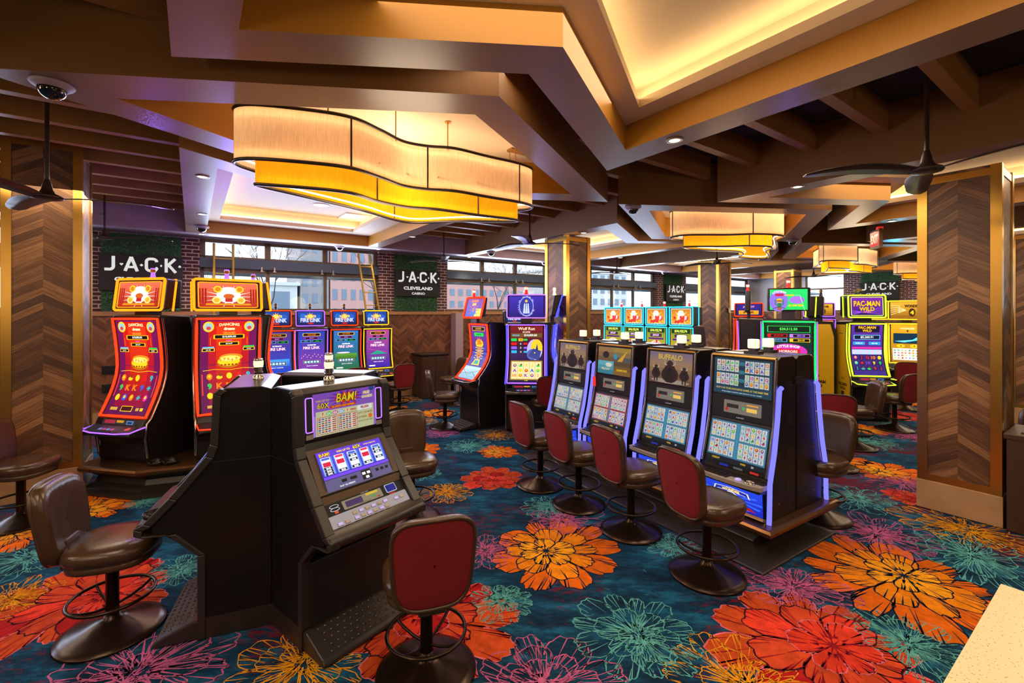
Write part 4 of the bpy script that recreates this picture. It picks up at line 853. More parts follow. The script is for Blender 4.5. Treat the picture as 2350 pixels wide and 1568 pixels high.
video('slot_machine', 'drum machine seen from the side, third on the angled plinth', (-3.80, 6.72), fdir(33), **drum_kwargs())
# plinth
def plinth(name, label, pts, ztop, recess=.16, flare=.04, foot=None):
    o = empty(name, (0, 0, 0), 0, label, 'plinth'); P = [Vector(p) for p in pts]; a = sum(P[i].x*P[i-1].y-P[i-1].x*P[i].y for i in range(len(P)))
    if a > 0: P = P[::-1]
    def ringm(levels, mat, nm, cap=True):
        m = MB(); n = len(P); rings = [[(p.x, p.y, z) for p in offset_poly(P, d)] for d, z in levels]; vs = [v for r_ in rings for v in r_]
        m.add(vs, [(i*n+j, i*n+(j+1) % n, (i+1)*n+(j+1) % n, (i+1)*n+j) for i in range(len(levels)-1) for j in range(n)], 0)
        m.add(rings[-1], [tuple(range(n))], 0); m.add(rings[0], [tuple(range(n))[::-1]], 0); return m.build(nm, mat, o)
    ringm([(-.03, ztop-.075), (-.005, ztop-.07), (.012, ztop-.05), (.015, ztop-.025), (0, ztop-.005), (-.02, ztop)], 'bronze_edge', 'bullnose_top')
    if foot:
        Q = [Vector(p) for p in foot]; Z = list(pts); n = len(Q); m = MB()
        if sum(Q[i].x*Q[i-1].y-Q[i-1].x*Q[i].y for i in range(n)) > 0: Q = Q[::-1]; Z = Z[::-1]
        lv = [(0, 0, 0), (0, 0, .012), (-.16, .2, .03), (-.24, .35, .07), (-.17, .75, .13), (-.06, 1, .17), (-.02, 1, ztop-.07)]; vs = []
        for off, t, z in lv: base = [q.lerp(Vector(e), t) for q, e in zip(Q, Z)]; vs += [(p.x, p.y, z) for p in offset_poly(base, off)]
        m.add(vs, [(i*n+j, i*n+(j+1) % n, (i+1)*n+(j+1) % n, (i+1)*n+j) for i in range(len(lv)-1) for j in range(n)]); m.build('skirt', 'charcoal', o, bevel=.01); return o
    ringm([(flare, 0), (flare, .015), (-.06, .04), (-recess+.02, .09), (-recess, ztop-.16), (-.06, ztop-.075)], 'charcoal', 'skirt'); return o
def offp(c, deg, f, l): d = Vector((math.cos(R(deg)), math.sin(R(deg)))); n = Vector((-d.y, d.x)); return Vector(c)+d*f+n*l
pl = [Vector(p) for p in ((-5.08, 5.28), (-4.22, 5.10), (-3.42, 5.42), (-3.02, 5.95), (-3.08, 6.9), (-3.6, 7.3), (-4.6, 7.2), (-5.1, 6.4))]
plinth('plinth', 'bronze-edged angled plinth carrying the red drum machines', pl, .31)
def ashtray(loc, label, s=1.0):
    o = empty('ashtray', loc, 0, label, 'ashtray', 'black glass ashtrays'); m = MB(); n = 24
    prof = [(.038, 0), (.052, .004), (.056, .03), (.047, .031), (.042, .012), (.001, .010)]; vs = []
    for r, z in prof:
        for j in range(n): vs.append((r*s*math.cos(2*math.pi*j/n), r*s*math.sin(2*math.pi*j/n), z*s*(1 if z < .02 or j % 6 not in (0,) else .62)))
    m.add(vs, [(i*n+j, i*n+(j+1) % n, (i+1)*n+(j+1) % n, (i+1)*n+j) for i in range(5) for j in range(n)], 0, sm=True); m.add(vs[:n], [tuple(range(n))[::-1]], 0); m.add(vs[-n:], [tuple(range(n))], 0)
    b = m.build('bowl', 'black_gloss', o); m = MB()
    for k in range(4): a = k*math.pi/2+.2; m.box(.042*s*math.cos(a)-.006, .042*s*math.cos(a)+.006, .042*s*math.sin(a)-.006, .042*s*math.sin(a)+.006, .028*s, .036*s)
    m.build('cigarette_rest', 'black_gloss', o); return o
ashtray((-4.16, 5.32, .31), 'black glass ashtray on the drum plinth in front of the leftmost drum machine', 1.6)
ashtray((-4.02, 5.36, .31), 'black glass ashtray on the plinth between the two glowing drum machines', 1.6)
# ---------------- row of four against the wooden wall
pf = CURV(.86, 1.72, -.30, -.20, -.22)
for i, (a, nc, d_) in enumerate(((1.35, 'red', 'first of the row, half hidden behind the drum machines, red light edge'), (1.98, 'violet', 'violet light edge'), (2.66, 'red', 'red light edge, green meadow on its screen'), (3.34, 'amber', 'amber light edge'))):
    p = ab(a, 10.10); video('slot_machine', 'blue fire-themed machine, '+d_, p, math.atan2(U.y, U.x)-math.pi/2, w=.64, path=pf, neon_main=nc, art=art_fire(i), top=(-.12, 1.80, 2.12, .03), top_art=art_fire_top, top_neon=nc, topbody=.12, topper_w=.56, candle_kind='dark', group='fire-themed machines by the wooden wall', arms=False, neon_r=.010, lip_neon=nc if nc == 'amber' else None)
# ---------------- scarab / wolf / blue pod
pw = CURV(.86, 1.86, -.46, -.12, -.16)
PB = Vector((.22, 9.15))
video('slot_machine', 'tall curved machine with a glowing red edge and an Egyptian queen on screen', (-.50, 8.55), fdir(-143), w=.62, path=pw, neon_main='red', art=art_queen, top=(-.30, 1.98, 2.36, .10), top_art=art_queen_top, top_neon='red', topbody=.10, topper_w=.62, candle_kind='red', group='tall curved machines in the middle aisle', foot=True, body='black_satin', deck_z=.86, neon_r=.018)
video('slot_machine', 'tall curved machine with violet edge, white wolves in a ring on its top screen', (.27, 8.28), fdir(-94), w=.68, path=pw, neon_main='violet', art=art_wolf, top=(-.28, 1.98, 2.40, .08), top_art=art_wolf_top, top_neon='lilac', topbody=.08, topper_w=.70, candle_kind='red', group='tall curved machines in the middle aisle', body='black_satin', sides='blue')
video('slot_machine', 'tall curved machine seen edge-on with a blue light strip, beside the pillar', (.66, 8.47), fdir(-8), w=.62, path=pw, neon_main='blue', art=art_wolf, top=(-.16, 2.0, 2.40, -.12), top_art=art_wolf_top, top_neon='blue', topbody=.08, topper_w=.62, candle_kind='white', group='tall curved machines in the middle aisle', sides='blue')
p = ab(6.75, 9.6); video('slot_machine', 'blue fire-themed slot machine far behind the gap beside the wolf machine', p, math.atan2(U.y, U.x)-math.pi/2, w=.64, path=pf, neon_main='violet', art=art_fire(1), top=(-.12, 1.80, 2.12, .03), top_art=art_fire_top, top_neon=None, topbody=.12, topper_w=.60, candle_kind='white', group='fire-themed machines by the wooden wall', arms=False)
# ---------------- $10,122.74 row
pk = CURV(.95, 1.74, -.20, -.18, -.18)
for i, d_ in enumerate(('nearest of the row, its dark side showing', 'second from the near end of the row', 'third from the near end of the row', 'farthest of the row, beside the tall pillar')):
    p = Vector((3.86, 10.1))+Vector((-.575, .818))*.655*i
    video('slot_machine', 'cyan-edged machine with red berries, '+d_, p, math.atan2(V.y, V.x)-math.pi/2, w=.62, path=pk, neon_main='cyan', art=art_link122(i), top=(-.18, 1.78, 2.20, 0), top_art=art_link122_top, top_neon='cyan', topbody=.36, topper_w=.60, candle_kind='red', group='cyan-edged berry machines', arms=False, neon_r=.013)
# ---------------- green machine, its neighbours
pg = CURV(.90, 1.92, -.34, -.22, -.24)
g = video('slot_machine', 'big green-lit machine with a wide green and purple screen raised above it', (4.95, 8.15), fdir(-121), w=.80, path=pg, neon_main='green', art=art_shop, top=(-.16, 2.10, 2.52, .02), top_art=art_shop_top, top_neon=None, topbody=.08, topper_w=.66, candle_kind='red', sides='violet', body='black_satin', neon_r=.014)
video('slot_machine', 'dark-backed machine with red side light, left of the green-lit machine', (4.72, 9.0), fdir(152), w=.74, path=pg, neon_main='red', art=art_jack_red, top=(-.10, 2.08, 2.50, .02), top_art=art_jack_top, top_neon=None, topbody=.10, topper_w=.74, candle_kind='red', sides='violet', body='black_satin')
video('slot_machine', 'small machine with a purple jackpot sign, far left behind the green-lit machine', (5.75, 11.0), fdir(-125), w=.64, path=pg, neon_main='red', art=art_jack_red, top=(-.20, 1.98, 2.30, .02), top_art=art_jack_top, top_neon='red', topbody=.12, topper_w=.62, candle_kind=None)
video('slot_machine', 'small machine with a purple and gold sign, right behind the green-lit machine', (7.2, 10.7), fdir(-120), w=.64, path=pg, neon_main='violet', art=art_jack_red, top=(-.20, 1.98, 2.30, .02), top_art=art_gold_top, top_neon='violet', topbody=.12, topper_w=.62, candle_kind='red')
# ---------------- yellow machines
py_ = CURV(.86, 1.86, -.36, -.22, -.24)
YB = Vector((6.55, 9.15))
def ydec(r, w):
    for sgn in (-1, 1):
        mp = flat((sgn*(w/2+.013), -.05, 0), (0, sgn, 0), (0, 0, 1), (sgn, 0, 0)); A = Art(mp, .0008)
        A.text('PAC-MAN', 0, .66, .07, hx('501808'), 1, maxw=.30, bold=.05); A.text('WILD', 0, .58, .06, hx('501808'), 1, maxw=.2, bold=.05); A.text('A16', 0, .78, .04, BLK, 1)
        A.rect(-.05, .42, .05, .52, hx('303030'), 1, n=1); A.rect(-.12, 1.66, .02, 1.67, hx('503010'), 1, n=1)
        A.build('side_lettering', 'print', r)
y1 = video('slot_machine', 'yellow-sided machine facing the aisle, lime light edge and violet top screen', (6.92, 9.05), fdir(-100), w=.64, path=py_, neon_main='lime', art=art_pac, top=(-.24, 1.98, 2.42, .02), top_art=art_pac_top, top_neon='lime', topbody=.30, topper_w=.66, candle_kind='dark', body='black_satin', side_panel='yellow_paint', lip_neon='lime', group='yellow machines', neon_r=.014, sides='lime'); ydec(y1, .64)
y2 = video('slot_machine', 'yellow-sided machine turned away to the left, only its yellow flank and lime edge showing', (6.52, 9.62), fdir(-216), w=.64, path=py_, neon_main='lime', art=art_pac, top=(-.24, 1.98, 2.42, .02), top_art=art_pac_top, top_neon='lime', topbody=.30, topper_w=.66, candle_kind='dark', body='black_satin', side_panel='yellow_paint', group='yellow machines', neon_r=.014, sides='lime'); ydec(y2, .64)
y3 = video('slot_machine', 'yellow-sided machine turned away to the right, green lit strip by its console', (7.2, 9.5), fdir(-10), w=.64, path=py_, neon_main='lime', art=art_pac, top=(-.24, 1.98, 2.42, .02), top_art=art_pac_top, top_neon='lime', topbody=.30, topper_w=.66, candle_kind='dark', body='black_satin', side_panel='yellow_paint', lip_neon='lime', group='yellow machines', neon_r=.014); ydec(y3, .64)
for i, (px, d, t) in enumerate(((2078, 11.2, 'golden machine beside the right column, numeral four on its top screen'), (1996, 11.65, 'golden machine peeping out behind the yellow machines'))):
    video('slot_machine', t, ((px-1175)/1044*d, d), fdir(-122), w=.72, path=CURV(.85, 1.80, -.32, -.22, -.22), neon_main='amber', art=art_gold, top=(-.18, 1.90, 2.36, .02), top_art=art_gold_top, top_neon='amber', topbody=.14, topper_w=.72, candle_kind=None, group='golden machines', sides='amber', neon_r=.016)
# ---------------- classic upright machines back to back in threes
def classic(label, loc, rot, art1, art2, group=None):
    r = empty('slot_machine', loc, rot, label, 'slot machine', group); w = .69; h = w/2
    prof = [(0, 0), (0, 1.58), (-.06, 1.60), (-.27, 1.60), (-.32, 1.56), (-.335, 1.25), (-.36, 1.18), (-.53, .95), (-.535, .90), (-.66, .76), (-.66, .72), (-.60, .70), (-.40, .54), (-.40, .10), (-.36, 0)]
    m = MB(); m.prism(prof, -h, h); m.build('cabinet', 'black_gloss', r, bevel=.006)
    for s in (-1, 1):                                    # charcoal edging of the flanks
        e = MB(); x0, x1 = sorted((s*(h-.05), s*(h+.012)))
        pf_ = [(-.30, 1.60), (-.335, 1.57), (-.35, 1.245), (-.375, 1.17), (-.57, .93), (-.70, .79), (-.75, .765), (-.75, .72), (-.58, .70), (-.42, .54), (-.42, .0)]
        inn = [(y+.045, z-.02 if z > .7 else z) for y, z in pf_]
        for i in range(len(pf_)-1):
            q = [pf_[i], pf_[i+1], inn[i+1], inn[i]]; vs = [(x, y, z) for x in (x0, x1) for y, z in q]; e.add(vs, [(0,1,2,3),(7,6,5,4),(0,4,5,1),(1,5,6,2),(2,6,7,3),(3,7,4,0)], 0)
        e.build('flank_edging', 'charcoal', r, bevel=.006)
    mp, L = slant(-.337, 1.27, -.322, 1.57); A = Art(mp, .0012); A.rect(-h+.05, .0, h-.05, L, hx('191414'), 0, n=1); A.build('upper_door', 'print', r)
    A = Art(lambda x, y, e, mp=mp: mp(x, y, e+.004), .0009); art1(A, .475, L); A.build('upper_glass', 'screen_dim', r)
    for s in (-1, 1):
        e = MB(); e.tube([mp(x, y, .006) for x, y in rrect(s*.262-.024, .05, s*.262+.024, L-.03, .01, 2)], .004, 6, closed=True); e.build('speaker_light', 'neon_lilac', r)
        e = MB(); e.add([mp(x, y, .005) for x, y in ((s*.262-.02, .056), (s*.262+.02, .056), (s*.262+.02, L-.036), (s*.262-.02, L-.036))], [(0,1,2,3)]); e.add([mp(x, y, .006) for x, y in ((s*.262-.024, .005), (s*.262+.024, .005), (s*.262+.024, .035), (s*.262-.024, .035))], [(0,1,2,3)], 1); e.build('speaker', ['black_matte', 'silver'], r)
    # lower door with reels
    mp, L = slant(-.53, .965, -.362, 1.19); A = Art(mp, .0009); A.rect(-h+.05, 0, h-.05, L+.02, hx('4a382a'), 0, n=1); A.rect(-h+.09, .02, h-.09, L-.01, hx('15110f'), 1, n=1); A.build('lower_door', 'print', r)
    A = Art(mp, .0009); art2(A, .485, L); A.build('reel_screen', 'screen', r)
    # player strip and deck
    mp, L = slant(-.54, .90, -.533, .955, .004); A = Art(mp, .0009); A.rect(-h+.05, 0, h-.05, L, hx('6a5644'), 0, n=1); A.build('player_strip', 'print', r)
    d = Vector((0, .10, .20)).normalized(); d = Vector((0, .655-.54, .90-.79)).normalized(); n = Vector((0, -d.z, d.y)); o = Vector((0, -.66, .79))
    m = MB(); m.prism([(-.535, .90), (-.655, .795), (-.66, .73), (-.50, .73), (-.45, .90)], -h+.04, h-.04); m.build('deck_body', 'charcoal', r)
    A = Art(flat(o+n*.006, (1, 0, 0), d, n), .0012); Ld = .165; A.rect(-h+.05, 0, h-.05, Ld, hx('1a1614'), 0, n=1); A.rr(-h+.055, .0, h-.055, .085, .01, hx('c0b4b4'), 1)
    A.rr(-.17, .095, .12, .155, .005, hx('a8987a'), 1); A.rr(-.15, .105, -.03, .145, .003, hx('503870'), 2); A.text('VIRTUAL PLAYERS CARD', -.02, .10, .006, BLK, 3, maxw=.14); A.rr(.0, .135, .09, .15, .003, hx('ffd840'), 3); A.rr(.04, .112, .06, .124, .002, G_, 3); A.rr(.075, .10, .095, .108, .002, RD, 3)
    A.ell(-.225, .14, .032, .012, hx('e8e8f0'), 2); A.ell(-.225, .14, .027, .008, BLK, 3); A.ell(-.225, .12, .032, .012, hx('e8e8f0'), 2); A.ell(-.225, .12, .027, .008, BLK, 3); A.rr(-.235, .092, -.21, .107, .003, hx('ff6030'), 2)
    A.rr(.15, .10, .235, .16, .008, hx('e8e8f0'), 2); A.rr(.155, .105, .23, .155, .006, hx('1020a0'), 3); A.rr(.16, .085, .21, .095, .003, hx('d02020'), 3); A.text('A1301 0378', 0, .162, .008, hx('c0c0c0'), 3, maxw=.08)
    A.build('player_panel', 'screen_dim', r)
    deck_buttons(r, o+n*.010+Vector((-.12, 0, 0))+d*.02, (1, 0, 0), d, n, 2, 6, .032, .02, .045, .035, 'deck_silver', 'lit_button')
    deck_buttons(r, o+n*.010+Vector((-.235, 0, 0))+d*.02, (1, 0, 0), d, n, 1, 2, .034, .022, .05, .035, 'deck_silver', 'lit_button'); deck_buttons(r, o+n*.010+Vector((.19, 0, 0))+d*.045, (1, 0, 0), d, n, 1, 2, .032, .02, .045, .035, 'deck_silver', 'lit_button')
    # padded wrist rest, curved lip
    m = MB(); N = 12; top_ = []; 
    for i in range(N+1):
        x = -h+.0+w*i/N; dip = .035*math.sin(math.pi*i/N); top_.append((x, -.70-dip*.4))
    for i in range(N):
        (xa, ya), (xb, yb) = top_[i], top_[i+1]; pr = lambda x, y: [(x, -.655, .80), (x, y-.03, .782), (x, y-.05, .76), (x, y-.04, .725), (x, -.62, .70)]
        a_, b_ = pr(xa, ya), pr(xb, yb); m.add(a_+b_, [(k, 5+k, 6+k, k+1) for k in range(4)], 0, sm=True)
    m.build('wrist_rest', 'charcoal', r)
    for x in (-.2, .02, .22): m = MB(); m.tube([(x, -.745, .745), (x, -.757, .743)], .009, 10); m.build('key_lock', 'chrome', r)
    # kick panel, brush and studded foot plate
    m = MB(); m.box(-h+.04, h-.04, -.43, -.40, .10, .53); m.build('kick_panel', 'black_matte', r, bevel=.01)
    m = MB()
    for i in range(40): x = -h+.06+i*.0138; m.add([(x, -.435, .10), (x+.006, -.435, .10), (x+.003, -.47, .165)], [(0,1,2)]); m.add([(x, -.437, .17), (x+.005, -.437, .17), (x+.004, -.45, .12)], [(0,1,2)])
    m.build('brush_strip', 'gunmetal', r)
    m = MB(); m.prism([(-.40, 0), (-.40, .12), (-.45, .12), (-.64, .045), (-.66, .02), (-.66, 0)], -h, h); f = m.build('footplate', 'charcoal', r, bevel=.01)
    m = MB()
    for i in range(13):
        for j in range(5):
            x = -.27+i*.045; y = -.62+j*.04; z = .045+(y+.64)*.39; m.lathe([(.011, z), (.010, z+.004), (.004, z+.008)], 7, (x+(j % 2)*.02, y, 0))
    m.build('tread_plate', 'gunmetal', f)
    m = MB(); m.box(-h-.004, h+.004, -.42, 0, 0, .13); m.build('base_skirt', 'gunmetal', r)
    m = MB()
    for s in (-1, 1): m.box(s*(h+.0005)-.0015, s*(h+.0005)+.0015, -.36, 0, 1.125, 1.130)
    m.build('panel_seam', 'gunmetal', r)
    candle(r, 0, -.12, 1.60, 'chrome', 1.1); return r
def art_bam(A, W, L):
    x = W/2; A.rect(-x, .012, x, L-.012, hx('a878d8'), 1, hx('8a50c8'), 5)
    A.poly2([(-x, .012), (x*.3, .012), (-x, L*.5)], hx('b890e0'), 1.2); cx = x*.02
    A.star(cx, L*.80, x*.3, x*.62, 13, hx('6a1cb0'), 1.5, sy=.40); A.star(cx, L*.80, x*.25, x*.46, 12, hx('e83820'), 2, rot=.2, sy=.45)
    A.otext('BAM!', cx, L*.81, L*.20, hx('f8e020'), hx('3a1008'), 3, maxw=x*.62, shear=.15); A.text('WIN UP TO', -x*.72, L*.80, L*.045, Y_, 3, maxw=x*.4, shear=.1); A.otext('60X', -x*.70, L*.69, L*.12, hx('f8d820'), hx('3a1008'), 3, maxw=x*.42)
    A.text('FREE', x*.68, L*.84, L*.07, hx('fff0a0'), 3, maxw=x*.4, shear=.2, bold=.05); A.text('GAMES!', x*.70, L*.75, L*.07, hx('fff0a0'), 3, maxw=x*.5, shear=.2, bold=.05); A.ell(x*.86, L*.92, x*.09, L*.05, hx('204890'), 3)
    A.rect(-x*.50, L*.60, x*.32, L*.66, hx('d83020'), 3, n=1); A.text('125 CREDIT LINE WINNERS', -x*.09, L*.63, L*.035, Y_, 4, maxw=x*.78)
    A.rr(-x*.92, L*.04, x*.92, L*.57, .004, hx('d8d8a8'), 2)
    for i, (t, c) in enumerate((('7', RD), ('3X', G_), ('4X', MG), ('5X', SK), ('7', RD))): A.ell(-x*.72+i*x*.19, L*.50, x*.08, L*.045, c if t != '7' else hx('f0e0b0'), 3); A.text(t, -x*.72+i*x*.19, L*.50, L*.06, W_ if t != '7' else RD, 4, bold=.04)
    A.text('WINS', x*.22, L*.50, L*.045, RD, 4, bold=.04); A.rr(x*.36, L*.45, x*.86, L*.56, .003, W_, 3); A.text('90,000', x*.61, L*.505, L*.075, hx('c02020'), 4, maxw=x*.46, bold=.04)
    for s in (0, 1):
        bx = -x*.88+s*x*.64; A.rr(bx, L*.07, bx+x*.60, L*.44, .003, hx('b03828'), 3); A.rr(bx+.003, L*.08, bx+x*.60-.003, L*.43, .002, hx('f0e8d0'), 3.5)
        for j in range(7):
            y = L*(.40-j*.047)
            for i in range(4): A.rect(bx+x*.03+i*x*.095, y-L*.015, bx+x*.10+i*x*.095, y+L*.012, (RD, hx('3060c0'), hx('a08050'), hx('606060'))[(i+j) % 4], 4, n=1)
            A.rect(bx+x*.44, y-L*.012, bx+x*.56, y+L*.010, hx('c03020'), 4, n=1)
    A.text('ANY 3 OR MORE', x*.62, L*.38, L*.045, hx('a08010'), 4, maxw=x*.5, bold=.03); A.text('SCATTERED', x*.5, L*.28, L*.045, hx('a08010'), 4, maxw=x*.36, bold=.03); A.star(x*.80, L*.28, x*.05, x*.1, 9, OR, 4); A.text('TRIGGERS THE FREE GAMES!', x*.62, L*.19, L*.03, hx('707010'), 4, maxw=x*.5)
def art_bam_reels(A, W, L):
    x = W/2; y0, y1 = L*.30, L-.01; A.rect(-x, y0, x, y1, hx('3a28b0'), 3, hx('6038d0'), 5); hh = y1-y0
    A.otext('BAM!', -x*.78, y0+hh*.88, hh*.13, Y_, hx('802010'), 5, maxw=x*.34); A.text('WIN UP TO', -x*.22, y0+hh*.88, hh*.08, Y_, 5, maxw=x*.5, bold=.04); A.otext('60X', x*.20, y0+hh*.89, hh*.14, hx('f8e020'), hx('402008'), 5, maxw=x*.28); A.text('WINNING COMBINATION', x*.62, y0+hh*.90, hh*.05, Y_, 5, maxw=x*.4)
    for i in range(5):
        cx = -x*.78+i*x*.39; A.rect(cx-x*.17, y0+hh*.14, cx+x*.17, y0+hh*.78, hx('5088e8'), 5, n=1); A.rect(cx-x*.14, y0+hh*.14, cx+x*.12, y0+hh*.78, hx('e8f0ff'), 5.5, n=1)
        if i in (0, 1, 3): A.rr(cx-x*.12, y0+hh*.44, cx+x*.10, y0+hh*.60, .003, hx('d01840'), 6)
        rows = {0: (.38, .28, .18), 1: (.2,), 2: (.62, .46, .2), 3: (.22,), 4: (.62, .5, .3)}[i]
        for q in rows: A.rect(cx-x*.13, y0+hh*(q-.045), cx+x*.11, y0+hh*(q+.05), hx('1a2040'), 6, n=1); A.text('BAR', cx, y0+hh*q, hh*.07, W_, 7, maxw=x*.2, bold=.04)
        A.rect(cx-x*.12, y0+hh*.68, cx+x*.10, y0+hh*.76, hx('e03060') if i % 2 else hx('4060d0'), 6, n=1)
    A.rect(-x, y0, x, y0+hh*.10, hx('7040e0'), 6, n=1)
    A.rect(-x, .005, x, L*.29, hx('57517a'), 3, n=1); A.rect(-x*.55, L*.15, -x*.40, L*.22, BLK, 4, n=1); A.rect(-x*.3, L*.15, -x*.1, L*.22, BLK, 4, n=1); A.rect(x*.05, L*.05, x*.35, L*.28, hx('161414'), 4, n=1); A.text('PLAY 125 CREDITS', -x*.42, L*.08, L*.035, W_, 5, maxw=x*.6)
    for (bx, by) in ((.12, .2), (.27, .2), (.2, .1)): A.rect(x*bx-x*.05, L*by-L*.03, x*bx+x*.05, L*by+L*.03, W_, 5, n=1)
    for k in range(3): A.rect(x*(.5+k*.16), L*.16, x*(.6+k*.16), L*.23, BLK, 4, n=1)
PODC = Vector((-1.565, 3.46)); RI = .20
g_ = 'classic uprights back to back'
classic('dark upright slot machine with purple comic-style glass, facing the front stool', on(PODC, -38, RI), fdir(-38), art_bam, art_bam_reels, g_)
classic('dark upright slot machine turned left, smooth black flank towards the camera', on(PODC, -158, RI), fdir(-158), art_bam, art_bam_reels, g_)
classic('dark upright slot machine turned away, only its black top and chrome candle showing', on(PODC, 82, RI), fdir(82), art_bam, art_bam_reels, g_)
c_ = Vector((-1.63, 3.46)); tw_ = fdir(-158)
p = Vector(on(PODC, -158, RI+.68))+Vector((math.cos(R(-68)), math.sin(R(-68))))*.22; ashtray((p.x, p.y, .775), 'black glass ashtray on the button ledge of the upright machine turned left', 1.15)
# ---------------- the bank of eight two-screen machines
BU = Vector((-.53, .848)).normalized(); BV = Vector((.848, .53)).normalized(); BR0 = Vector((2.36, 4.1))
brot = math.atan2(BV.y, BV.x)-math.pi/2
def art_grid(seed, tint):
    def f(A, W, L):
        x = W/2; A.rect(-x, .008, x, L-.008, hx('28506c'), 1, n=1); A.rect(-x*.99, L*.14, x*.99, L-.012, tint, 1.5, n=1)
        for qx in (0, 1):
            for qy in (0, 1):
                x0 = -x*.95+qx*x*1.02; y0 = L*(.17+qy*.41); x1 = x0+x*.88; y1 = y0+L*.36; symbols(A, x0, y0, x1, y1, 5, 3, seed*7+qx*2+qy, hx('e8ecea'), 2)
        A.rect(-x*.03, L*.16, x*.03, L-.012, hx('3aa0c8'), 3, n=1); A.rect(-x, .008, x, L*.13, hx('14202c'), 2, n=1); A.text('CREDIT', -x*.65, L*.075, L*.045, Y_, 3, maxw=x*.35, bold=.03); A.text('WIN', x*.3, L*.075, L*.045, Y_, 3, bold=.03); A.text('50', x*.62, L*.07, L*.045, W_, 3)
    return f
def art_grid_top(A, W, L):
    x = W/2; A.rect(-x, .008, x, L-.008, hx('1c4a60'), 1, n=1)
    for qy in (0, 1):
        for qx in (0, 1): x0 = -x*.92+qx*x*1.02; y0 = L*(.26+qy*.36); symbols(A, x0, y0, x0+x*.82, y0+L*.32, 5, 2, 90+qx+2*qy, hx('e4e6e0'), 2)
    for k in range(6): A.ell(0, L*(.3+k*.11), x*.12, L*.05, hx('3a8098') if k % 2 else hx('16384a'), 4)
    A.text('PLAY 4 OF YOUR FAVOURITE GAMES AT THE SAME TIME', 0, L*.17, L*.05, hx('f0d060'), 3, maxw=x*1.8, bold=.03); A.text('THREE GAMES UNLIMITED SAME FREE PLAY ON ALL 4 GAMES', 0, L*.08, L*.03, hx('e0f0ff'), 3, maxw=x*1.5)
def art_buffalo(A, W, L):
    x = W/2; A.rect(-x, .008, x, L-.008, hx('6a4a3a'), 1, hx('c8a070'), 6); A.rect(-x, L*.62, x, L-.01, hx('b08860'), 1.5, hx('807090'), 3); A.text('BUFFALO', 0, L*.84, L*.17, hx('e8c050'), 2, maxw=x*1.7, bold=.04)
    for bx, s in ((-.66, .62), (.66, .62), (0, 1.12)):
        A.ell(x*bx, L*.30, x*.36*s, L*.22*s, hx('3a2620'), 2.5)
        A.ell(x*bx, L*.36, x*.26*s, L*.26*s, hx('2c1a18'), 3); A.ell(x*bx, L*(.36+.2*s), x*.15*s, L*.14*s, hx('3a2420'), 4); A.ell(x*bx, L*(.36+.06*s), x*.08*s, L*.1*s, hx('1a0f0e'), 5)
        for q in (-1, 1): A.line([(x*bx+q*x*.12*s, L*(.36+.2*s)), (x*bx+q*x*.22*s, L*(.36+.25*s)), (x*bx+q*x*.2*s, L*(.36+.36*s))], [.012, .009, .003], hx('d8c8b0'), 5); A.rect(x*bx+q*x*.1*s-.008, L*.06, x*bx+q*x*.1*s+.008, L*.2, hx('201210'), 3, n=1)
    A.ell(0, L*.1, x*.9, L*.07, hx('b0a090'), 2)
def art_scenes(A, W, L):
    x = W/2; A.rect(-x, .008, 0, L*.48, hx('2a8098'), 1, hx('70c8d8'), 3); A.rect(0, .008, x, L*.48, hx('a07030'), 1, hx('504030'), 3); A.rect(-x, L*.48, 0, L-.01, hx('705038'), 1, hx('b08850'), 3); A.rect(0, L*.48, x, L-.01, hx('304860'), 1, hx('c09830'), 3)
    A.ell(-x*.5, L*.7, x*.2, L*.12, hx('281814'), 2); A.ell(x*.1, L*.66, x*.12, L*.1, hx('38a0c0'), 3); A.poly2([(x*.2, L*.5), (x*.8, L*.9), (x*.5, L*.5)], hx('f0b020'), 2); A.text('PELICAN', -x*.5, L*.2, L*.08, hx('f0e0b0'), 2, maxw=x*.7, bold=.04); A.text('DIAMOND', x*.5, L*.2, L*.08, Y_, 2, maxw=x*.7, bold=.04); A.ell(-x*.3, L*.35, x*.2, L*.08, hx('f0f0e0'), 2)
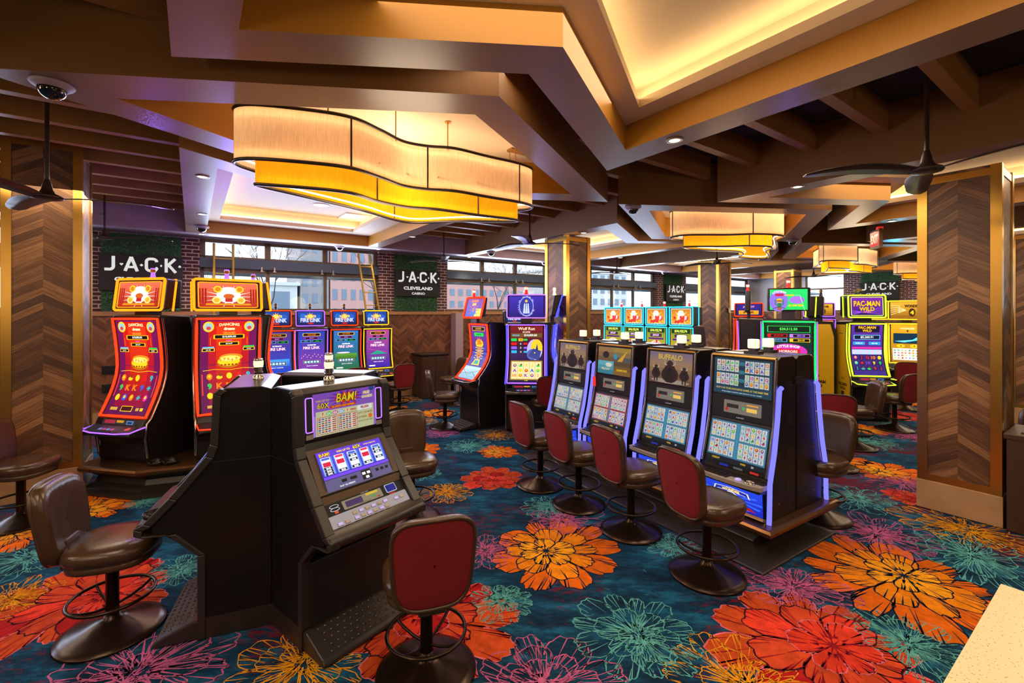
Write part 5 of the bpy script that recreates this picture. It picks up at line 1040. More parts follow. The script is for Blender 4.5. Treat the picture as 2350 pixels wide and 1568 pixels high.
def wonder(label, loc, rot, top_art, seed, tint, light=True):
    r = empty('slot_machine', (loc[0], loc[1], .25), rot, label, 'slot machine', 'two-screen machines of the long bank'); w = .66; h = w/2; z = lambda q: q-.25
    prof = [(0, 0), (0, z(1.66)), (-.04, z(1.69)), (-.25, z(1.69)), (-.30, z(1.66)), (-.325, z(1.28)), (-.345, z(1.06)), (-.455, z(.62)), (-.475, z(.60)), (-.60, z(.56)), (-.61, z(.52)), (-.49, z(.50)), (-.47, z(.27)), (-.49, 0)]
    m = MB(); m.prism(prof, -h, h); m.build('cabinet', 'black_gloss', r, bevel=.008)
    for s in (-1, 1):
        m = MB(); m.tube([(s*(h-.012), -.305, z(1.665)), (s*(h-.012), -.333, z(1.28)), (s*(h-.012), -.355, z(1.06)), (s*(h-.012), -.466, z(.63))], .016, 8); m.build('chrome_edge', 'chrome', r)
    m = MB(); m.tube([(-h+.012, -.305, z(1.668)), (h-.012, -.305, z(1.668))], .014, 8); m.build('chrome_edge', 'brass', r)
    mp, L = slant(-.328, z(1.29), -.304, z(1.65)); A = Art(mp, .0009); A.rect(-h+.03, 0, h-.03, L, BLK, 0, n=1); top_art(A, w-.09, L); A.build('upper_screen', 'screen_dim', r)
    mp, L = slant(-.345, z(1.07), -.328, z(1.27)); A = Art(mp, .0012); A.rect(-h+.03, 0, h-.03, L, hx('1a1617'), 0, n=1); A.rr(-.17, L*.25, .20, L*.85, .006, hx('82786e'), 1); A.rect(-.14, L*.5, -.02, L*.68, hx('2a2826'), 2, n=1); A.rect(-.15, L*.35, -.125, L*.5, RD, 2, n=1); A.ell(.03, L*.55, .012, .012, G_, 2)
    A.rr(.06, L*.42, .16, L*.60, .004, hx('ffd060'), 3); A.rect(.06, L*.70, .17, L*.76, hx('ffb030'), 3, n=1); A.text('A1404 4257', 0, L*.08, .012, hx('c0c0c0'), 2, maxw=.1); A.build('bill_unit', 'lit_sign', r)
    mp, L = slant(-.450, z(.655), -.352, z(1.045)); A = Art(mp, .0009); A.rect(-h+.03, -.03, h-.03, L, hx('0c0c0e'), 0, n=1); art_grid(seed, tint)(A, w-.09, L); A.rect(-.14, -.028, -.05, -.008, hx('2030c0'), 2, n=1); A.rect(.16, -.028, .24, -.008, hx('e03020'), 2, n=1); A.rect(0, -.028, .09, -.008, hx('606468'), 2, n=1); A.build('game_screen', 'screen_dim', r)
    # deck
    m = MB(); N = 10
    outl = [(-h-.01, -.47)]+[(-h-.01+(w+.02)*i/N, -.60-.045*math.sin(math.pi*i/N)**.6) for i in range(N+1)]+[(h+.01, -.47)]
    m.poly(outl, z(.545), z(.58)); m.build('button_deck', 'deck_silver', r, bevel=.01)
    deck_buttons(r, (-.26, -.60, z(.583)), (1, 0, 0), (0, 1, 0), (0, 0, 1), 3, 7, .036, .024, .045, .034, 'gunmetal')
    m = MB(); m.lathe([(.05, z(.582)), (.047, z(.592)), (.038, z(.592)), (.036, z(.583))], 18, (.22, -.56, 0), sy=.8); m.build('cup_ring', 'chrome', r)
    m = MB(); m.lathe([(.03, z(.582)), (.026, z(.595)), (0, z(.597))], 14, (.12, -.575, 0)); m.build('spin_button', 'lit_button', r)
    # belly glass
    mp, L = slant(-.478, z(.275), -.494, z(.515)); A = Art(lambda x, y, e, mp=mp: mp(x, y*.78, e), .0012); x = h-.035; A.rect(-x, 0, x, L*1.28, hx('1420a8'), 1, hx('2848e0'), 6)
    for k in range(12): a = k*math.pi/6; A.poly2([(0, L*.5), (x*math.cos(a), L*.5+L*.5*math.sin(a)), (x*math.cos(a+.2), L*.5+L*.5*math.sin(a+.2))], hx('3060f0'), 1.5)
    A.poly2([(-x*.62, L*.66), (-x*.55, L*.92), (0, L*.98), (x*.55, L*.92), (x*.62, L*.66), (x*.5, L*.74), (0, L*.80), (-x*.5, L*.74)], hx('e8e0c0'), 2); A.poly2([(-x*.56, L*.70), (-x*.51, L*.90), (0, L*.955), (x*.51, L*.90), (x*.56, L*.70), (x*.46, L*.765), (0, L*.82), (-x*.46, L*.765)], hx('2030a8'), 3)
    A.text('WONDER', 0, L*.865, L*.13, hx('ffd860'), 4, maxw=x*.92, bold=.05, arc=.012); A.ell(0, L*.52, x*.22, L*.27, hx('e8e0c0'), 2.5); A.ell(0, L*.52, x*.19, L*.23, hx('2848d8'), 3.5); A.text('4', 0, L*.53, L*.34, hx('ffc830'), 5, bold=.05)
    A.poly2([(-x*.8, L*.12), (x*.8, L*.12), (x*.6, L*.26), (-x*.6, L*.26)], hx('a01818'), 4); A.text('SPECIAL EDITION', 0, L*.19, L*.10, hx('ffd860'), 5, maxw=x*1.1, bold=.05); A.build('belly_glass', 'screen', r)
    m = MB(); m.prism([(-.47, z(.26)), (-.52, z(.29)), (-.54, z(.27)), (-.50, .002), (-.46, .002)], -h+.01, h-.01); m.build('kick_bar', 'chrome', r)
    if light:
        for s in (-1, 1):
            m = MB(); pth = [(s*(h+.028), -.30, z(1.42)), (s*(h+.028), -.335, z(1.40)), (s*(h+.028), -.365, z(1.15)), (s*(h+.028), -.42, z(.85)), (s*(h+.028), -.49, z(.60)), (s*(h+.028), -.50, z(.30)), (s*(h+.028), -.505, .004)]
            m.tube(pth, .021, 8); m.build('light_bar', 'neon_bar', r)
    for s in (-1, 1):
        m = MB()
        for zz in (1.45, 1.15, .85, .55, .38):
            for k in range(5): m.box(s*(h+.002)-.001, s*(h+.002)+.001, -.17, -.07, z(zz-k*.022), z(zz-k*.022)+.009)
        m.build('louver', 'gunmetal', r)
        for zz in (.82, .78, .38): m = MB(); m.tube([(s*h, -.30, z(zz)), (s*(h+.008), -.30, z(zz))], .010, 8); m.build('bolt', 'chrome', r)
    if seed == 13: m = MB(); m.box(-h+.0, -h+.055, -.375, -.370, z(1.12), z(1.24)); m.tube([(-h+.028, -.372, z(1.24)), (-h+.028, -.34, z(1.29))], .002, 4); m.build('hang_tag', 'candle_red', r)
    m = MB(); m.box(-.07, .07, -.17, -.07, z(1.69), z(1.715)); m.box(-.035, .035, -.15, -.09, z(1.715), z(1.74)); m.build('candle_base', 'charcoal', r)
    m = MB(); m.box(-.045, .045, -.155, -.085, z(1.74), z(1.83)); m.build('light_candle', 'candle_white', r, bevel=.01)
    return r
tops = [(art_grid_top, 'a grid of reel symbols on its upper screen, nearest of the row', hx('4a90b0')), (art_buffalo, 'three dark buffalo on its upper screen, second from the near end', hx('4a90b0')), (art_scenes, 'four small scenes on its upper screen, third from the near end', hx('b04858')), (art_buffalo, 'a single buffalo herd on its upper screen, farthest of the row', hx('8890a0'))]
for i, (ta, d_, tint) in enumerate(tops):
    s = (.29, 1.12, 1.985, 2.80)[i]; p = BR0+BU*s+BV*.30
    wonder('two-screen machine with '+d_, p, brot, ta, 11+i, tint, True)
for i, d_ in enumerate(('nearest pair, blue light bar showing', 'second pair from the near end', 'third pair from the near end', 'farthest pair')):
    s = (.29, 1.12, 1.985, 2.80)[i]; p = BR0+BU*s+BV*.32
    wonder('two-screen machine of the back row, '+d_, p, brot+math.pi, art_buffalo, 21+i, hx('4a90b0'), True)
e0 = BR0+BU*(-.14)-BV*.32; e1 = BR0+BU*3.28-BV*.32; e2 = e1+BV*1.24; e3 = e0+BV*1.24
f_ = [e0-BV*.25-BU*.08, e3-BV*.20-BU*.06, e2-BV*.20+BU*.06, e1-BV*.25+BU*.08]
plinth('plinth', 'long bronze-edged plinth carrying the blue-lit bank of machines', [e0, e3, e2, e1], .25, foot=f_)
# number plate on the bank's end
m = MB(); pA = BR0+BU*(-.052)+BV*.33; r_ = empty('number_plate', (pA.x, pA.y, 1.46), brot+math.pi/2-math.pi, 'small black plate reading A14 on the end of the blue-lit bank', 'sign'); A = Art(flat((0, -.003, 0), (1, 0, 0), (0, 0, 1), (0, -1, 0)), .001); A.rect(-.05, -.035, .05, .035, W_, 0, n=1); A.rect(-.045, -.03, .045, .03, BLK, 1, n=1); A.text('A14', 0, 0, .035, W_, 2); A.build('plate_face', 'print', r_)
m.box(-.05, .05, -.002, .01, -.035, .035); m.build('plate_back', 'black_matte', r_)
# ================================================================ STOOLS
def make_stool(label, loc, rot):
    r = empty('bar_stool', loc, rot, label, 'stool', 'red and brown casino stools')      # faces local +y
    m = MB(); m.lathe([(.285, 0), (.29, .006), (.285, .014), (.24, .028), (.15, .055), (.08, .085), (.045, .10), (.04, .12), (0, .121)], 40); m.build('base', 'stool_metal', r)
    m = MB(); m.lathe([(.036, .10), (.036, .47), (.06, .475), (.06, .49)], 20); m.build('pole', 'stool_metal', r)
    m = MB(); m.tube([(.225*math.cos(i*math.pi/20), .225*math.sin(i*math.pi/20), .235) for i in range(40)], .011, 8, closed=True)
    for k in range(4):
        a = k*math.pi/2+.78; m.tube([(.035*math.cos(a), .035*math.sin(a), .165), (.10*math.cos(a), .10*math.sin(a), .175), (.17*math.cos(a), .17*math.sin(a), .20), (.225*math.cos(a), .225*math.sin(a), .235)], .009, 8)
    m.build('foot_ring', 'stool_metal', r)
    # seat: rounded cushion in levels
    def sup(rx, ry, n=36, e=2.8):
        return [(rx*abs(math.cos(t))**(2/e)*(1 if math.cos(t) >= 0 else -1), ry*abs(math.sin(t))**(2/e)*(1 if math.sin(t) >= 0 else -1)) for t in [2*math.pi*i/n for i in range(n)]]
    lv = [(z_[0], z_[1]-.105) for z_ in [(.205, .58), (.228, .59), (.232, .625), (.222, .633), (.240, .645), (.250, .675), (.244, .708), (.215, .728), (.13, .736), (.0, .738)]]
    m = MB(); n = 36; vs = []
    for rr_, z in lv:
        for x, y in sup(max(rr_, .001), max(rr_, .001)*1.0): vs.append((x, y+.02, z))
    m.add(vs, [(i*n+j, i*n+(j+1) % n, (i+1)*n+(j+1) % n, (i+1)*n+j) for i in range(len(lv)-1) for j in range(n)], 0, sm=True); m.add(vs[:n], [tuple(range(n))[::-1]], 0); m.build('seat', 'leather', r)
    m = MB(); m.box(-.075, .075, -.240, -.205, .47, .66); m.box(-.075, .075, -.225, -.08, .465, .487); m.build('back_bracket', 'leather', r, bevel=.01)
    # backrest: curved slab, red cloth behind, leather in front, leather welt all round
    def outline(k=28):
        pts = []
        for i in range(k):
            t = 2*math.pi*i/k; x = abs(math.cos(t))**.5*(1 if math.cos(t) >= 0 else -1); z = abs(math.sin(t))**.5*(1 if math.sin(t) >= 0 else -1)
            wdt = .198+.036*(z*.5+.5); pts.append((x*wdt, .775+z*.255))
        return pts
    def back(x, z, off): c = -.245-.16*(z-.52)+.5*x*x; return (x, c+off, z)
    O = outline(40); n = 40
    def slab(scales_offs, mat, nm, cap=True):
        m = MB(); vs = []
        for s_, off in scales_offs: vs += [back(x*s_, .775+(z-.775)*s_, off) for x, z in O]
        m.add(vs, [(i*n+j, i*n+(j+1) % n, (i+1)*n+(j+1) % n, (i+1)*n+j) for i in range(len(scales_offs)-1) for j in range(n)], 0, sm=True); return m.build(nm, mat, r)
    slab([(1.0, -.022), (1.012, -.012), (1.012, .01), (1.0, .028), (.94, .046), (.80, .054), (.5, .05), (.02, .045)], 'leather', 'backrest')
    slab([(.955, -.0225), (.945, -.027), (.90, -.029), (.6, -.029), (.02, -.029)], 'red_fabric', 'red_panel')
    m = MB(); m.tube([back(x*.985, .775+(z-.775)*.985, -.022) for x, z in O], .012, 8, closed=True); m.build('back_rim', 'leather', r); return r
def srot(deg): return R(deg-90)
st0 = make_stool('nearest stool, red cloth back to the camera, in front of the comic-style upright machine', (-.50, 2.66, 0), srot(108))
def st(px, py, deg, label, xy=None): p = flr(px, py) if xy is None else Vector(xy); return place(st0, (p.x, p.y, 0), srot(deg), label)
st(258, 1447, 18, 'stool with brown leather seat facing the upright machine turned left')
st(48, 1200, 6, 'stool cut by the left picture edge, in front of the chevron column')
st(1622, 1318, 24, 'stool with red back at the nearest machine of the blue-lit bank')
st(1448, 1217, 26, 'stool with red back at the second machine of the blue-lit bank')
st(1328, 1157, 28, 'stool with red back at the third machine of the blue-lit bank')
st(1240, 1113, 30, 'stool with red back at the farthest machine of the blue-lit bank')
st(1021, 980, 8, 'stool facing the red-edged curved machine, its back to the left')
st(0, 0, -64, 'stool with brown leather front showing, behind the comic-style upright machine', (-1.02, 4.62))
st(0, 0, -140, 'stool with brown leather front showing, between the wooden wall and the scarab machine', (-1.35, 10.3))
st(1912, 1071, 60, 'red-backed stool in the right aisle, standing by the end of the bank', None)
st(1963, 1026, 165, 'stool seen edge-on in the right aisle, leather front to the left')
st(2053, 986, 104, 'stool with red back to the right, in front of the yellow machine')
st(0, 0, 212, 'stool tucked behind the blue-lit bank, brown leather front to the camera', (3.14, 4.66))
st(0, 0, 100, 'stool with upright red back in front of the wolf machine', (.58, 7.85))
st(0, 0, 60, 'red-backed stool half hidden behind the right column, near the golden machines', (8.5, 9.85))
st(0, 0, 125, 'red-backed stool beside the dark cabinet at the wooden wall', ab(3.55, 9.15))
st(0, 0, 125, 'red stool back behind the dark uprights, in front of the first fire-themed machine', ab(1.31, 9.1))
st(0, 0, 118, 'red stool back in front of the red-edged meadow-screen machine', ab(2.62, 9.1))
st(0, 0, 130, 'red stool back in front of the violet-edged fire-themed machine', ab(1.98, 9.22))
st(0, 0, 200, 'leather-fronted stool at the right picture edge behind the dark cabinet', (5.62, 4.9))
# ================================================================ JACK signs, hedges
def hedge(loc, rot, w, z0, z1, label):
    r = empty('hedge_panel', loc, rot, label, 'hedge panel', 'artificial hedge panels'); m = MB(); m.box(-w/2, w/2, 0, .03, z0, z1); m.build('backing', 'leaf', r)
    rn = random.Random(int(loc[0]*100)); m = MB()
    for i in range(int(2600*w*(z1-z0))):
        x, z = rn.uniform(-w/2, w/2), rn.uniform(z0, z1); a = rn.uniform(0, 6.28); s = rn.uniform(.012, .022); t = rn.uniform(-.6, .6); y = -rn.uniform(.005, .05)
        dx, dz = math.cos(a)*s, math.sin(a)*s; m.add([(x-dx, y, z-dz), (x+dz*.5, y-t*s, z-dx*.5), (x+dx, y-.01, z+dz), (x-dz*.5, y+t*s, z+dx*.5)], [(0,1,2,3)], 0 if rn.random() < .6 else 1)
    f = m.build('foliage', ['leaf', 'leaf_light'], r); f['kind'] = 'stuff'; return r
def suit(A, k, cx, cy, s, c):
    if k == 'heart': A.ell(cx-s*.24, cy+s*.14, s*.27, s*.27, c, 2, 12); A.ell(cx+s*.24, cy+s*.14, s*.27, s*.27, c, 2, 12); A.poly2([(cx-s*.48, cy+s*.05), (cx, cy-s*.52), (cx+s*.48, cy+s*.05)], c, 2)
    elif k == 'spade': A.ell(cx-s*.22, cy-s*.08, s*.25, s*.25, c, 2, 12); A.ell(cx+s*.22, cy-s*.08, s*.25, s*.25, c, 2, 12); A.poly2([(cx-s*.46, cy-s*.02), (cx+s*.46, cy-s*.02), (cx, cy+s*.52)], c, 2); A.poly2([(cx-s*.18, cy-s*.5), (cx+s*.18, cy-s*.5), (cx, cy)], c, 2)
    elif k == 'diamond': A.poly2([(cx-s*.36, cy), (cx, cy-s*.5), (cx+s*.36, cy), (cx, cy+s*.5)], c, 2)
    else:
        for dx, dy in ((-.25, -.08), (.25, -.08), (0, .25)): A.ell(cx+dx*s, cy+dy*s, s*.24, s*.24, c, 2, 12)
        A.poly2([(cx-s*.16, cy-s*.5), (cx+s*.16, cy-s*.5), (cx, cy+s*.1)], c, 2)
def jack_sign(loc, rot, label, w=1.2, h=.66):
    r = empty('casino_sign', loc, rot, label, 'sign', 'black casino wall signs'); m = MB(); m.box(-w/2, w/2, -.05, .0, -h/2, h/2); m.build('sign_board', 'black_matte', r, bevel=.004)
    A = Art(flat((0, -.0515, 0), (1, 0, 0), (0, 0, 1), (0, -1, 0)), .001); k = w/1.2; wt = hx('f4f4ee'); y0, y1, t = .025*k, .285*k, .048*k
    # J
    jx = -.435*k; c_ = [(jx+.035*k, y1-.0), (jx+.035*k, y0+.075*k)]+[(jx+.035*k-.055*k+.055*k*math.cos(a), y0+.075*k-.055*k*math.sin(a)) for a in [math.pi*i/12 for i in range(1, 8)]]+[(jx-.085*k, y0+.02*k)]; A.line(c_, t, wt, 2)
    ax = -.155*k; A.line([(ax-.085*k, y0), (ax, y1)], t, wt, 2); A.line([(ax+.085*k, y0), (ax, y1)], t, wt, 2.1); A.line([(ax-.06*k, y0+.075*k), (ax+.06*k, y0+.075*k)], t*.85, wt, 2.2); A.rect(ax-.02*k, y1-.03*k, ax+.02*k, y1+.003, wt, 2, n=1)
    cx = .135*k; rr_ = .055*k; P_ = [(cx+.075*k, y1-.07*k)]+[(cx+.075*k-rr_+rr_*math.cos(a), y1-.02*k-rr_+rr_*math.sin(a)) for a in [math.pi/2*i/5 for i in range(6)]]+[(cx-.075*k+rr_-rr_*math.sin(a), y1-.02*k-rr_+rr_*math.cos(a)) for a in [math.pi/2*i/5 for i in range(6)]]+[(cx-.075*k+rr_-rr_*math.cos(a), y0+.02*k+rr_-rr_*math.sin(a)) for a in [math.pi/2*i/5 for i in range(6)]]+[(cx+.075*k-rr_+rr_*math.sin(a), y0+.02*k+rr_-rr_*math.cos(a)) for a in [math.pi/2*i/5 for i in range(6)]]+[(cx+.075*k, y0+.075*k)]
    A.line(P_, t, wt, 2)
    kx = .40*k; A.line([(kx-.05*k, y0), (kx-.05*k, y1)], t, wt, 2); A.line([(kx-.04*k, y0+.115*k), (kx+.085*k, y1)], t, wt, 2.1); A.line([(kx-.01*k, y0+.135*k), (kx+.095*k, y0)], t, wt, 2.2)
    for q, sx in (('heart', -.29), ('spade', -.01), ('diamond', .275), ('club', .555)): suit(A, q, sx*k, .145*k, .05*k, wt)
    A.text('CLEVELAND', 0, -.125*k, .082*k, wt, 2, maxw=.82*k, bold=.04, wscale=1.35); A.text('CASINO', 0, -.255*k, .06*k, wt, 2, maxw=.44*k, bold=.035, wscale=1.25); A.build('lettering', 'lit_sign', r); return r
for a, t in ((-.75, 'behind the drum machines'), (4.65, 'between the first two window bays'), (15.25, 'far away right of the middle pillar'), (10.0, 'mostly hidden by the middle pillar')):
    p = ab(a, WB-.035); hedge((p.x, p.y, 0), TH, 1.15, 2.11, ZL-.03, 'green hedge panel '+t)
    p = ab(a, WB-.10); jack_sign((p.x, p.y, CAMH+.705), TH, 'black casino sign with white letters, '+t)
p = ab(A1-.03, 6.05); hedge((p.x, p.y, 0), math.atan2(V.y, V.x)-math.pi/2, 1.15, 2.1, 3.6, 'green hedge panel on the far end wall behind the yellow machines')
p = ab(A1-.10, 6.05); jack_sign((p.x, p.y, CAMH+.78), math.atan2(V.y, V.x)-math.pi/2, 'black casino sign with white letters on the end wall, partly behind the yellow machines')
# ================================================================ CHANDELIERS
def chandelier(label, shape, inner, off, n):
    r = empty('chandelier', (CC.x+off.x, CC.y+off.y, 0), 0, label, 'chandelier', 'wavy two-tier drum chandeliers'); sh = lambda P: [(Vector(p)-CC) for p in P]
    O = smooth_loop(sh(shape), 7); I = smooth_loop(sh(inner), 7)
    def tier(P, z0, z1, mat, nm):
        m = MB(); m.wallband(P, z0, z1, 0); s_ = m.build(nm, mat, r)
        for z in (z0, z1): e = MB(); e.tube([(p.x, p.y, z) for p in P], .015, 6, closed=True); e.build('shade_rim', 'gunmetal', s_)
        L = len(P)
        for k in range(0, L, 7):
            if (k//7) % 3: continue
            e = MB(); e.tube([(P[k].x*1.0, P[k].y, z0), (P[k].x, P[k].y, z1)], .008, 6); e.build('shade_rib', 'gunmetal', s_)
        return s_
    z0, z1, z2 = CAMH+1.16, CAMH+1.57, CAMH+1.0
    tier(O, z0, z1, 'shade_cream', 'upper_shade'); tier(I, z2, z0+.10, 'shade_gold', 'lower_shade')
    for P, zz in ((O, (z0+.05, z1-.05)), (I, (z2+.035,))):
        q = offset_poly(P, -.035)
        for z in zz: e = MB(); e.tube([(p.x, p.y, z) for p in q], .007, 5, closed=True); e.build('light_strip', 'led_warm', r)
    m = MB(); q = offset_poly(O, -.02); k = len(q)
    e = MB()
    Lk = len(O)
    for i in range(0, Lk, max(1, Lk//8)):
        p = O[i]*.93; e = MB(); e.tube([(p.x, p.y, z1-.03), (p.x, p.y, ZL+.37)], .006, 6); e.lathe([(.03, ZL+.36), (.03, ZL+.37)], 12, (p.x, p.y, 0)); e.build('hanging_rod', 'brass', r)
    e = MB()
    for i in range(0, Lk//2, 9): a, b = O[i]*.97, O[-1-i]*.97; e.tube([(a.x, a.y, z0+.12), (b.x, b.y, z0+.12)], .008, 4)
    e.build('inner_frame', 'gunmetal', r); return r
sA = [(-2.17,3.56),(-2.0,3.45),(-1.6,3.54),(-1.3,3.68),(-1.13,3.95),(-1.0,4.2),(-.8,4.32),(-.55,4.38),(-.25,4.6),(.08,4.83),(.22,5.02),(.15,5.18),(-.15,5.22),(-.6,5.2),(-1.0,5.28),(-1.32,5.18),(-1.5,4.85),(-1.72,4.35),(-2.08,3.85)]
iA = [(-2.02,3.60),(-1.9,3.6),(-1.4,3.80),(-1.22,4.12),(-1.0,4.36),(-.72,4.46),(-.35,4.72),(.0,4.92),(.05,5.03),(-.15,5.05),(-.55,5.02),(-1.06,5.12),(-1.28,4.95),(-1.5,4.45),(-1.85,3.88)]
sB = [(-2.16,3.64),(-1.97,3.45),(-1.4,3.44),(-1.05,3.37),(-.72,3.42),(-.45,3.6),(-.34,4.0),(-.1,4.4),(.13,4.8),(.27,5.15),(.12,5.32),(-.25,5.25),(-.6,5.0),(-.75,4.55),(-.95,4.28),(-1.3,4.15),(-1.8,4.0),(-2.1,3.85)]
iB = [(-2.0,3.62),(-1.85,3.56),(-1.4,3.55),(-1.05,3.48),(-.75,3.53),(-.58,3.7),(-.48,4.05),(-.22,4.45),(.0,4.8),(.13,5.1),(.0,5.18),(-.25,5.1),(-.5,4.9),(-.65,4.45),(-.88,4.15),(-1.3,4.03),(-1.8,3.85)]
chandelier('large wavy chandelier, cream upper shade and golden lower shade, nearest the camera', sA, iA, T*0, 0)
chandelier('wavy cream and gold chandelier above the blue-lit bank, second nearest', sB, iB, T*1, 1)
chandelier('wavy cream and gold chandelier beside the exit sign, in front of the end wall', sA, iA, T*2, 2)
chandelier('farthest small chandelier, cut by the right column', sB, iB, T*3, 3)
# ================================================================ FANS
def make_fan(label, loc, rot):
    r = empty('ceiling_fan', loc, rot, label, 'ceiling fan', 'three-blade ceiling fans'); H = ZB-loc[2]
    m = MB(); m.tube([(0, 0, .08), (0, 0, H)], .016, 10); m.lathe([(.06, H-.05), (.075, H-.01), (.075, H)], 16); m.build('rod', 'fan_bronze', r)
    m = MB(); m.lathe([(.02, .16), (.03, .12), (.04, .07), (.055, .04), (.10, .018), (.115, .006), (.10, -.01), (.06, -.018), (0, -.019)], 24); m.build('motor_hub', 'fan_bronze', r)
    for k in range(3):
        a = k*2*math.pi/3; m = MB(); N = 14; vs = []
        for i in range(N+1):
            t = i/N; x = .06+.84*t; wd = (.045+.045*math.sin(min(t*1.25, 1)*math.pi*.75))*(1 if t < .9 else 1-(t-.9)*6); tw = .22*(1-t)+.05; z = .03*math.sin(t*math.pi)-.005
            for s_, up in ((-1, 0), (1, 0), (1, 1), (-1, 1)): y = s_*wd; vs.append((x, y*math.cos(tw)+.02*math.sin(t*3), z+y*math.sin(tw)+(.008 if up else 0)))
        vs = [(x*math.cos(a)-y*math.sin(a), x*math.sin(a)+y*math.cos(a), z) for x, y, z in vs]
        m.add(vs, [(i*4+j, i*4+(j+1) % 4, (i+1)*4+(j+1) % 4, (i+1)*4+j) for i in range(N) for j in range(4)], 0, sm=True); m.add(vs[:4], [(3,2,1,0)]); m.add(vs[-4:], [(0,1,2,3)]); m.build('blade', 'fan_bronze', r)
    return r
fans = [((108-1175)/1044*4.0, 4.0, 1.00, 30, 'in front of the left column'), (-6.45, 7.2, 1.16, 20, 'in front of the first hedge panel'), (3.30, 3.62, 1.12, 172, 'in front of the right column, nearest on the right'),
        (-1.56, 10.4, 1.15, 40, 'in front of the second casino sign'), (.30, 7.74, 1.15, 12, 'with a pale motor cap left of the tall middle pillar'), (3.17, 13.76, 1.15, 50, 'small against the far windows left of the third sign'), (5.0, 11.1, 1.17, 5, 'in front of the second wooden pillar'), (9.68, 14.6, 1.12, 0, 'far off over the green-lit machine')]
f0 = None
for x, y, h, a, t in fans:
    if f0 is None: f0 = make_fan('dark three-blade ceiling fan '+t, (x, y, CAMH+h), R(a))
    else: place(f0, (x, y, CAMH+h), R(a), 'dark three-blade ceiling fan '+t)
# ================================================================ DOME CAMERAS, DOWNLIGHTS
def make_dome(label, loc):
    r = empty('dome_camera', loc, 0, label, 'security camera', 'security dome cameras'); m = MB(); m.lathe([(0, 0), (.105, 0), (.11, -.01), (.10, -.022), (.08, -.032), (.075, -.038), (0, -.039)], 32); m.build('housing', 'header', r)
    m = MB(); m.lathe([(.073, -.035)]+[(.073*math.cos(a), -.038-.065*math.sin(a)) for a in [i*math.pi/16 for i in range(1, 8)]]+[(.001, -.103)], 28); m.build('dome', 'dome_smoke', r); return r
def pc(px, py, h=1.45): p = cei(px, py, h); return (p.x, p.y, CAMH+h-.004)
d0 = make_dome('large security dome camera on the soffit above the left column, nearest of all', pc(120, 190))
for px, py, t in ((463, 519, 'above the first brick pier, below two downlights'), (779, 565, 'on the soffit edge above the first window bay'), (1453, 474, 'at the tip of the second chandelier frame, left corner'), (1819, 551, 'on the right leg of the second chandelier frame'), (1127, 578, 'on the slanting beam above the second window bay'), (1249, 600, 'on the far soffit just left of the tall middle pillar'), (1523, 623, 'on the far soffit above the third sign'), ):
    place(d0, pc(px, py), R(px), 'security dome camera '+t)
def make_down(label, loc):
    r = empty('downlight', loc, 0, label, 'downlight', 'recessed round downlights'); m = MB(); m.lathe([(.045, -.001), (.047, -.006), (.065, -.005), (.067, 0)], 24); m.build('trim_ring', 'silver', r)
    m = MB(); m.lathe([(0, -.001), (.045, -.001), (.045, -.003), (0, -.0031)], 20); m.build('lamp_lens', 'down_glow', r); return r
dl = [(1548, 321, 'on the big right-hand soffit above the bank'), (465, 405, 'nearest of three in a line on the narrow left soffit'), (464, 491, 'middle one of three in a line on the narrow left soffit'), (463, 537, 'farthest of three in a line on the narrow left soffit'), (1830, 428, 'on the slanted soffit before the zigzag ceiling'), (947, 543, 'on the beam right of the far lit tray'), (868, 572, 'at the corner where that beam meets the window side'), (1339, 534, 'above the tall middle pillar'), (1188, 566, 'beside the fan with the pale cap'), (1077, 590, 'on the far end of the slanting beam'), (2047, 507, 'on the violet-lit soffit left of the right column'), (1424, 591, 'on the beam right of the tall middle pillar')]
l0 = None
for px, py, t in dl:
    l0_ = pc(px, py); lab = 'small glowing round downlight '+t
    if l0 is None: l0 = make_down(lab, l0_)
    else: place(l0, l0_, 0, lab)
    lamp('downlight_beam', 'SPOT', (l0_[0], l0_[1], l0_[2]-.02), 40, WARM, spot_size=R(90), spot_blend=.6, shadow_soft_size=.05)
# ceiling tray fittings
q = ab(2.75, 9.38); r = empty('access_panel', (q.x, q.y, ZR+.249), TH, 'flat white square access panel in the far lit ceiling tray', 'ceiling panel'); m = MB(); m.box(-.32, .32, -.32, .32, -.02, 0); m.build('panel_face', 'white_plastic', r)
q = cei(737, 470, 1.92); r = empty('ceiling_speaker', (q.x, q.y, ZR+.249), 0, 'round white speaker in the far lit ceiling tray', 'speaker'); m = MB(); m.lathe([(.0, -.012), (.13, -.012), (.14, -.008), (.14, 0)], 28); m.build('speaker_grille', 'white_plastic', r)
# ================================================================ EXIT SIGN
D = 8.0; r = empty('exit_sign', ((2011-1175)/1044*D, D, CAMH+1.27), R(68), 'red lit EXIT sign hanging left of the right column', 'exit sign')
m = MB(); m.box(-.22, .22, -.025, .025, -.16, .16); m.build('sign_box', 'fascia_dark', r); m = MB(); m.tube([(0, 0, .15), (0, 0, .45)], .012, 8); m.build('hanger', 'charcoal', r)
for s_ in (-1, 1):
    A = Art(flat((0, s_*.026, 0), (-s_, 0, 0), (0, 0, 1), (0, s_, 0)), .001); A.rect(-.20, -.12, .20, .12, hx('e02010'), 0, n=1); A.text('EXIT', 0, 0, .15, hx('ffd0a0'), 1, maxw=.34, bold=.04); A.build('sign_face', 'screen', r)
m = MB(); m.box(-.20, -.12, -.04, .04, .15, .19); m.build('emergency_lamp', 'candle_red', r)
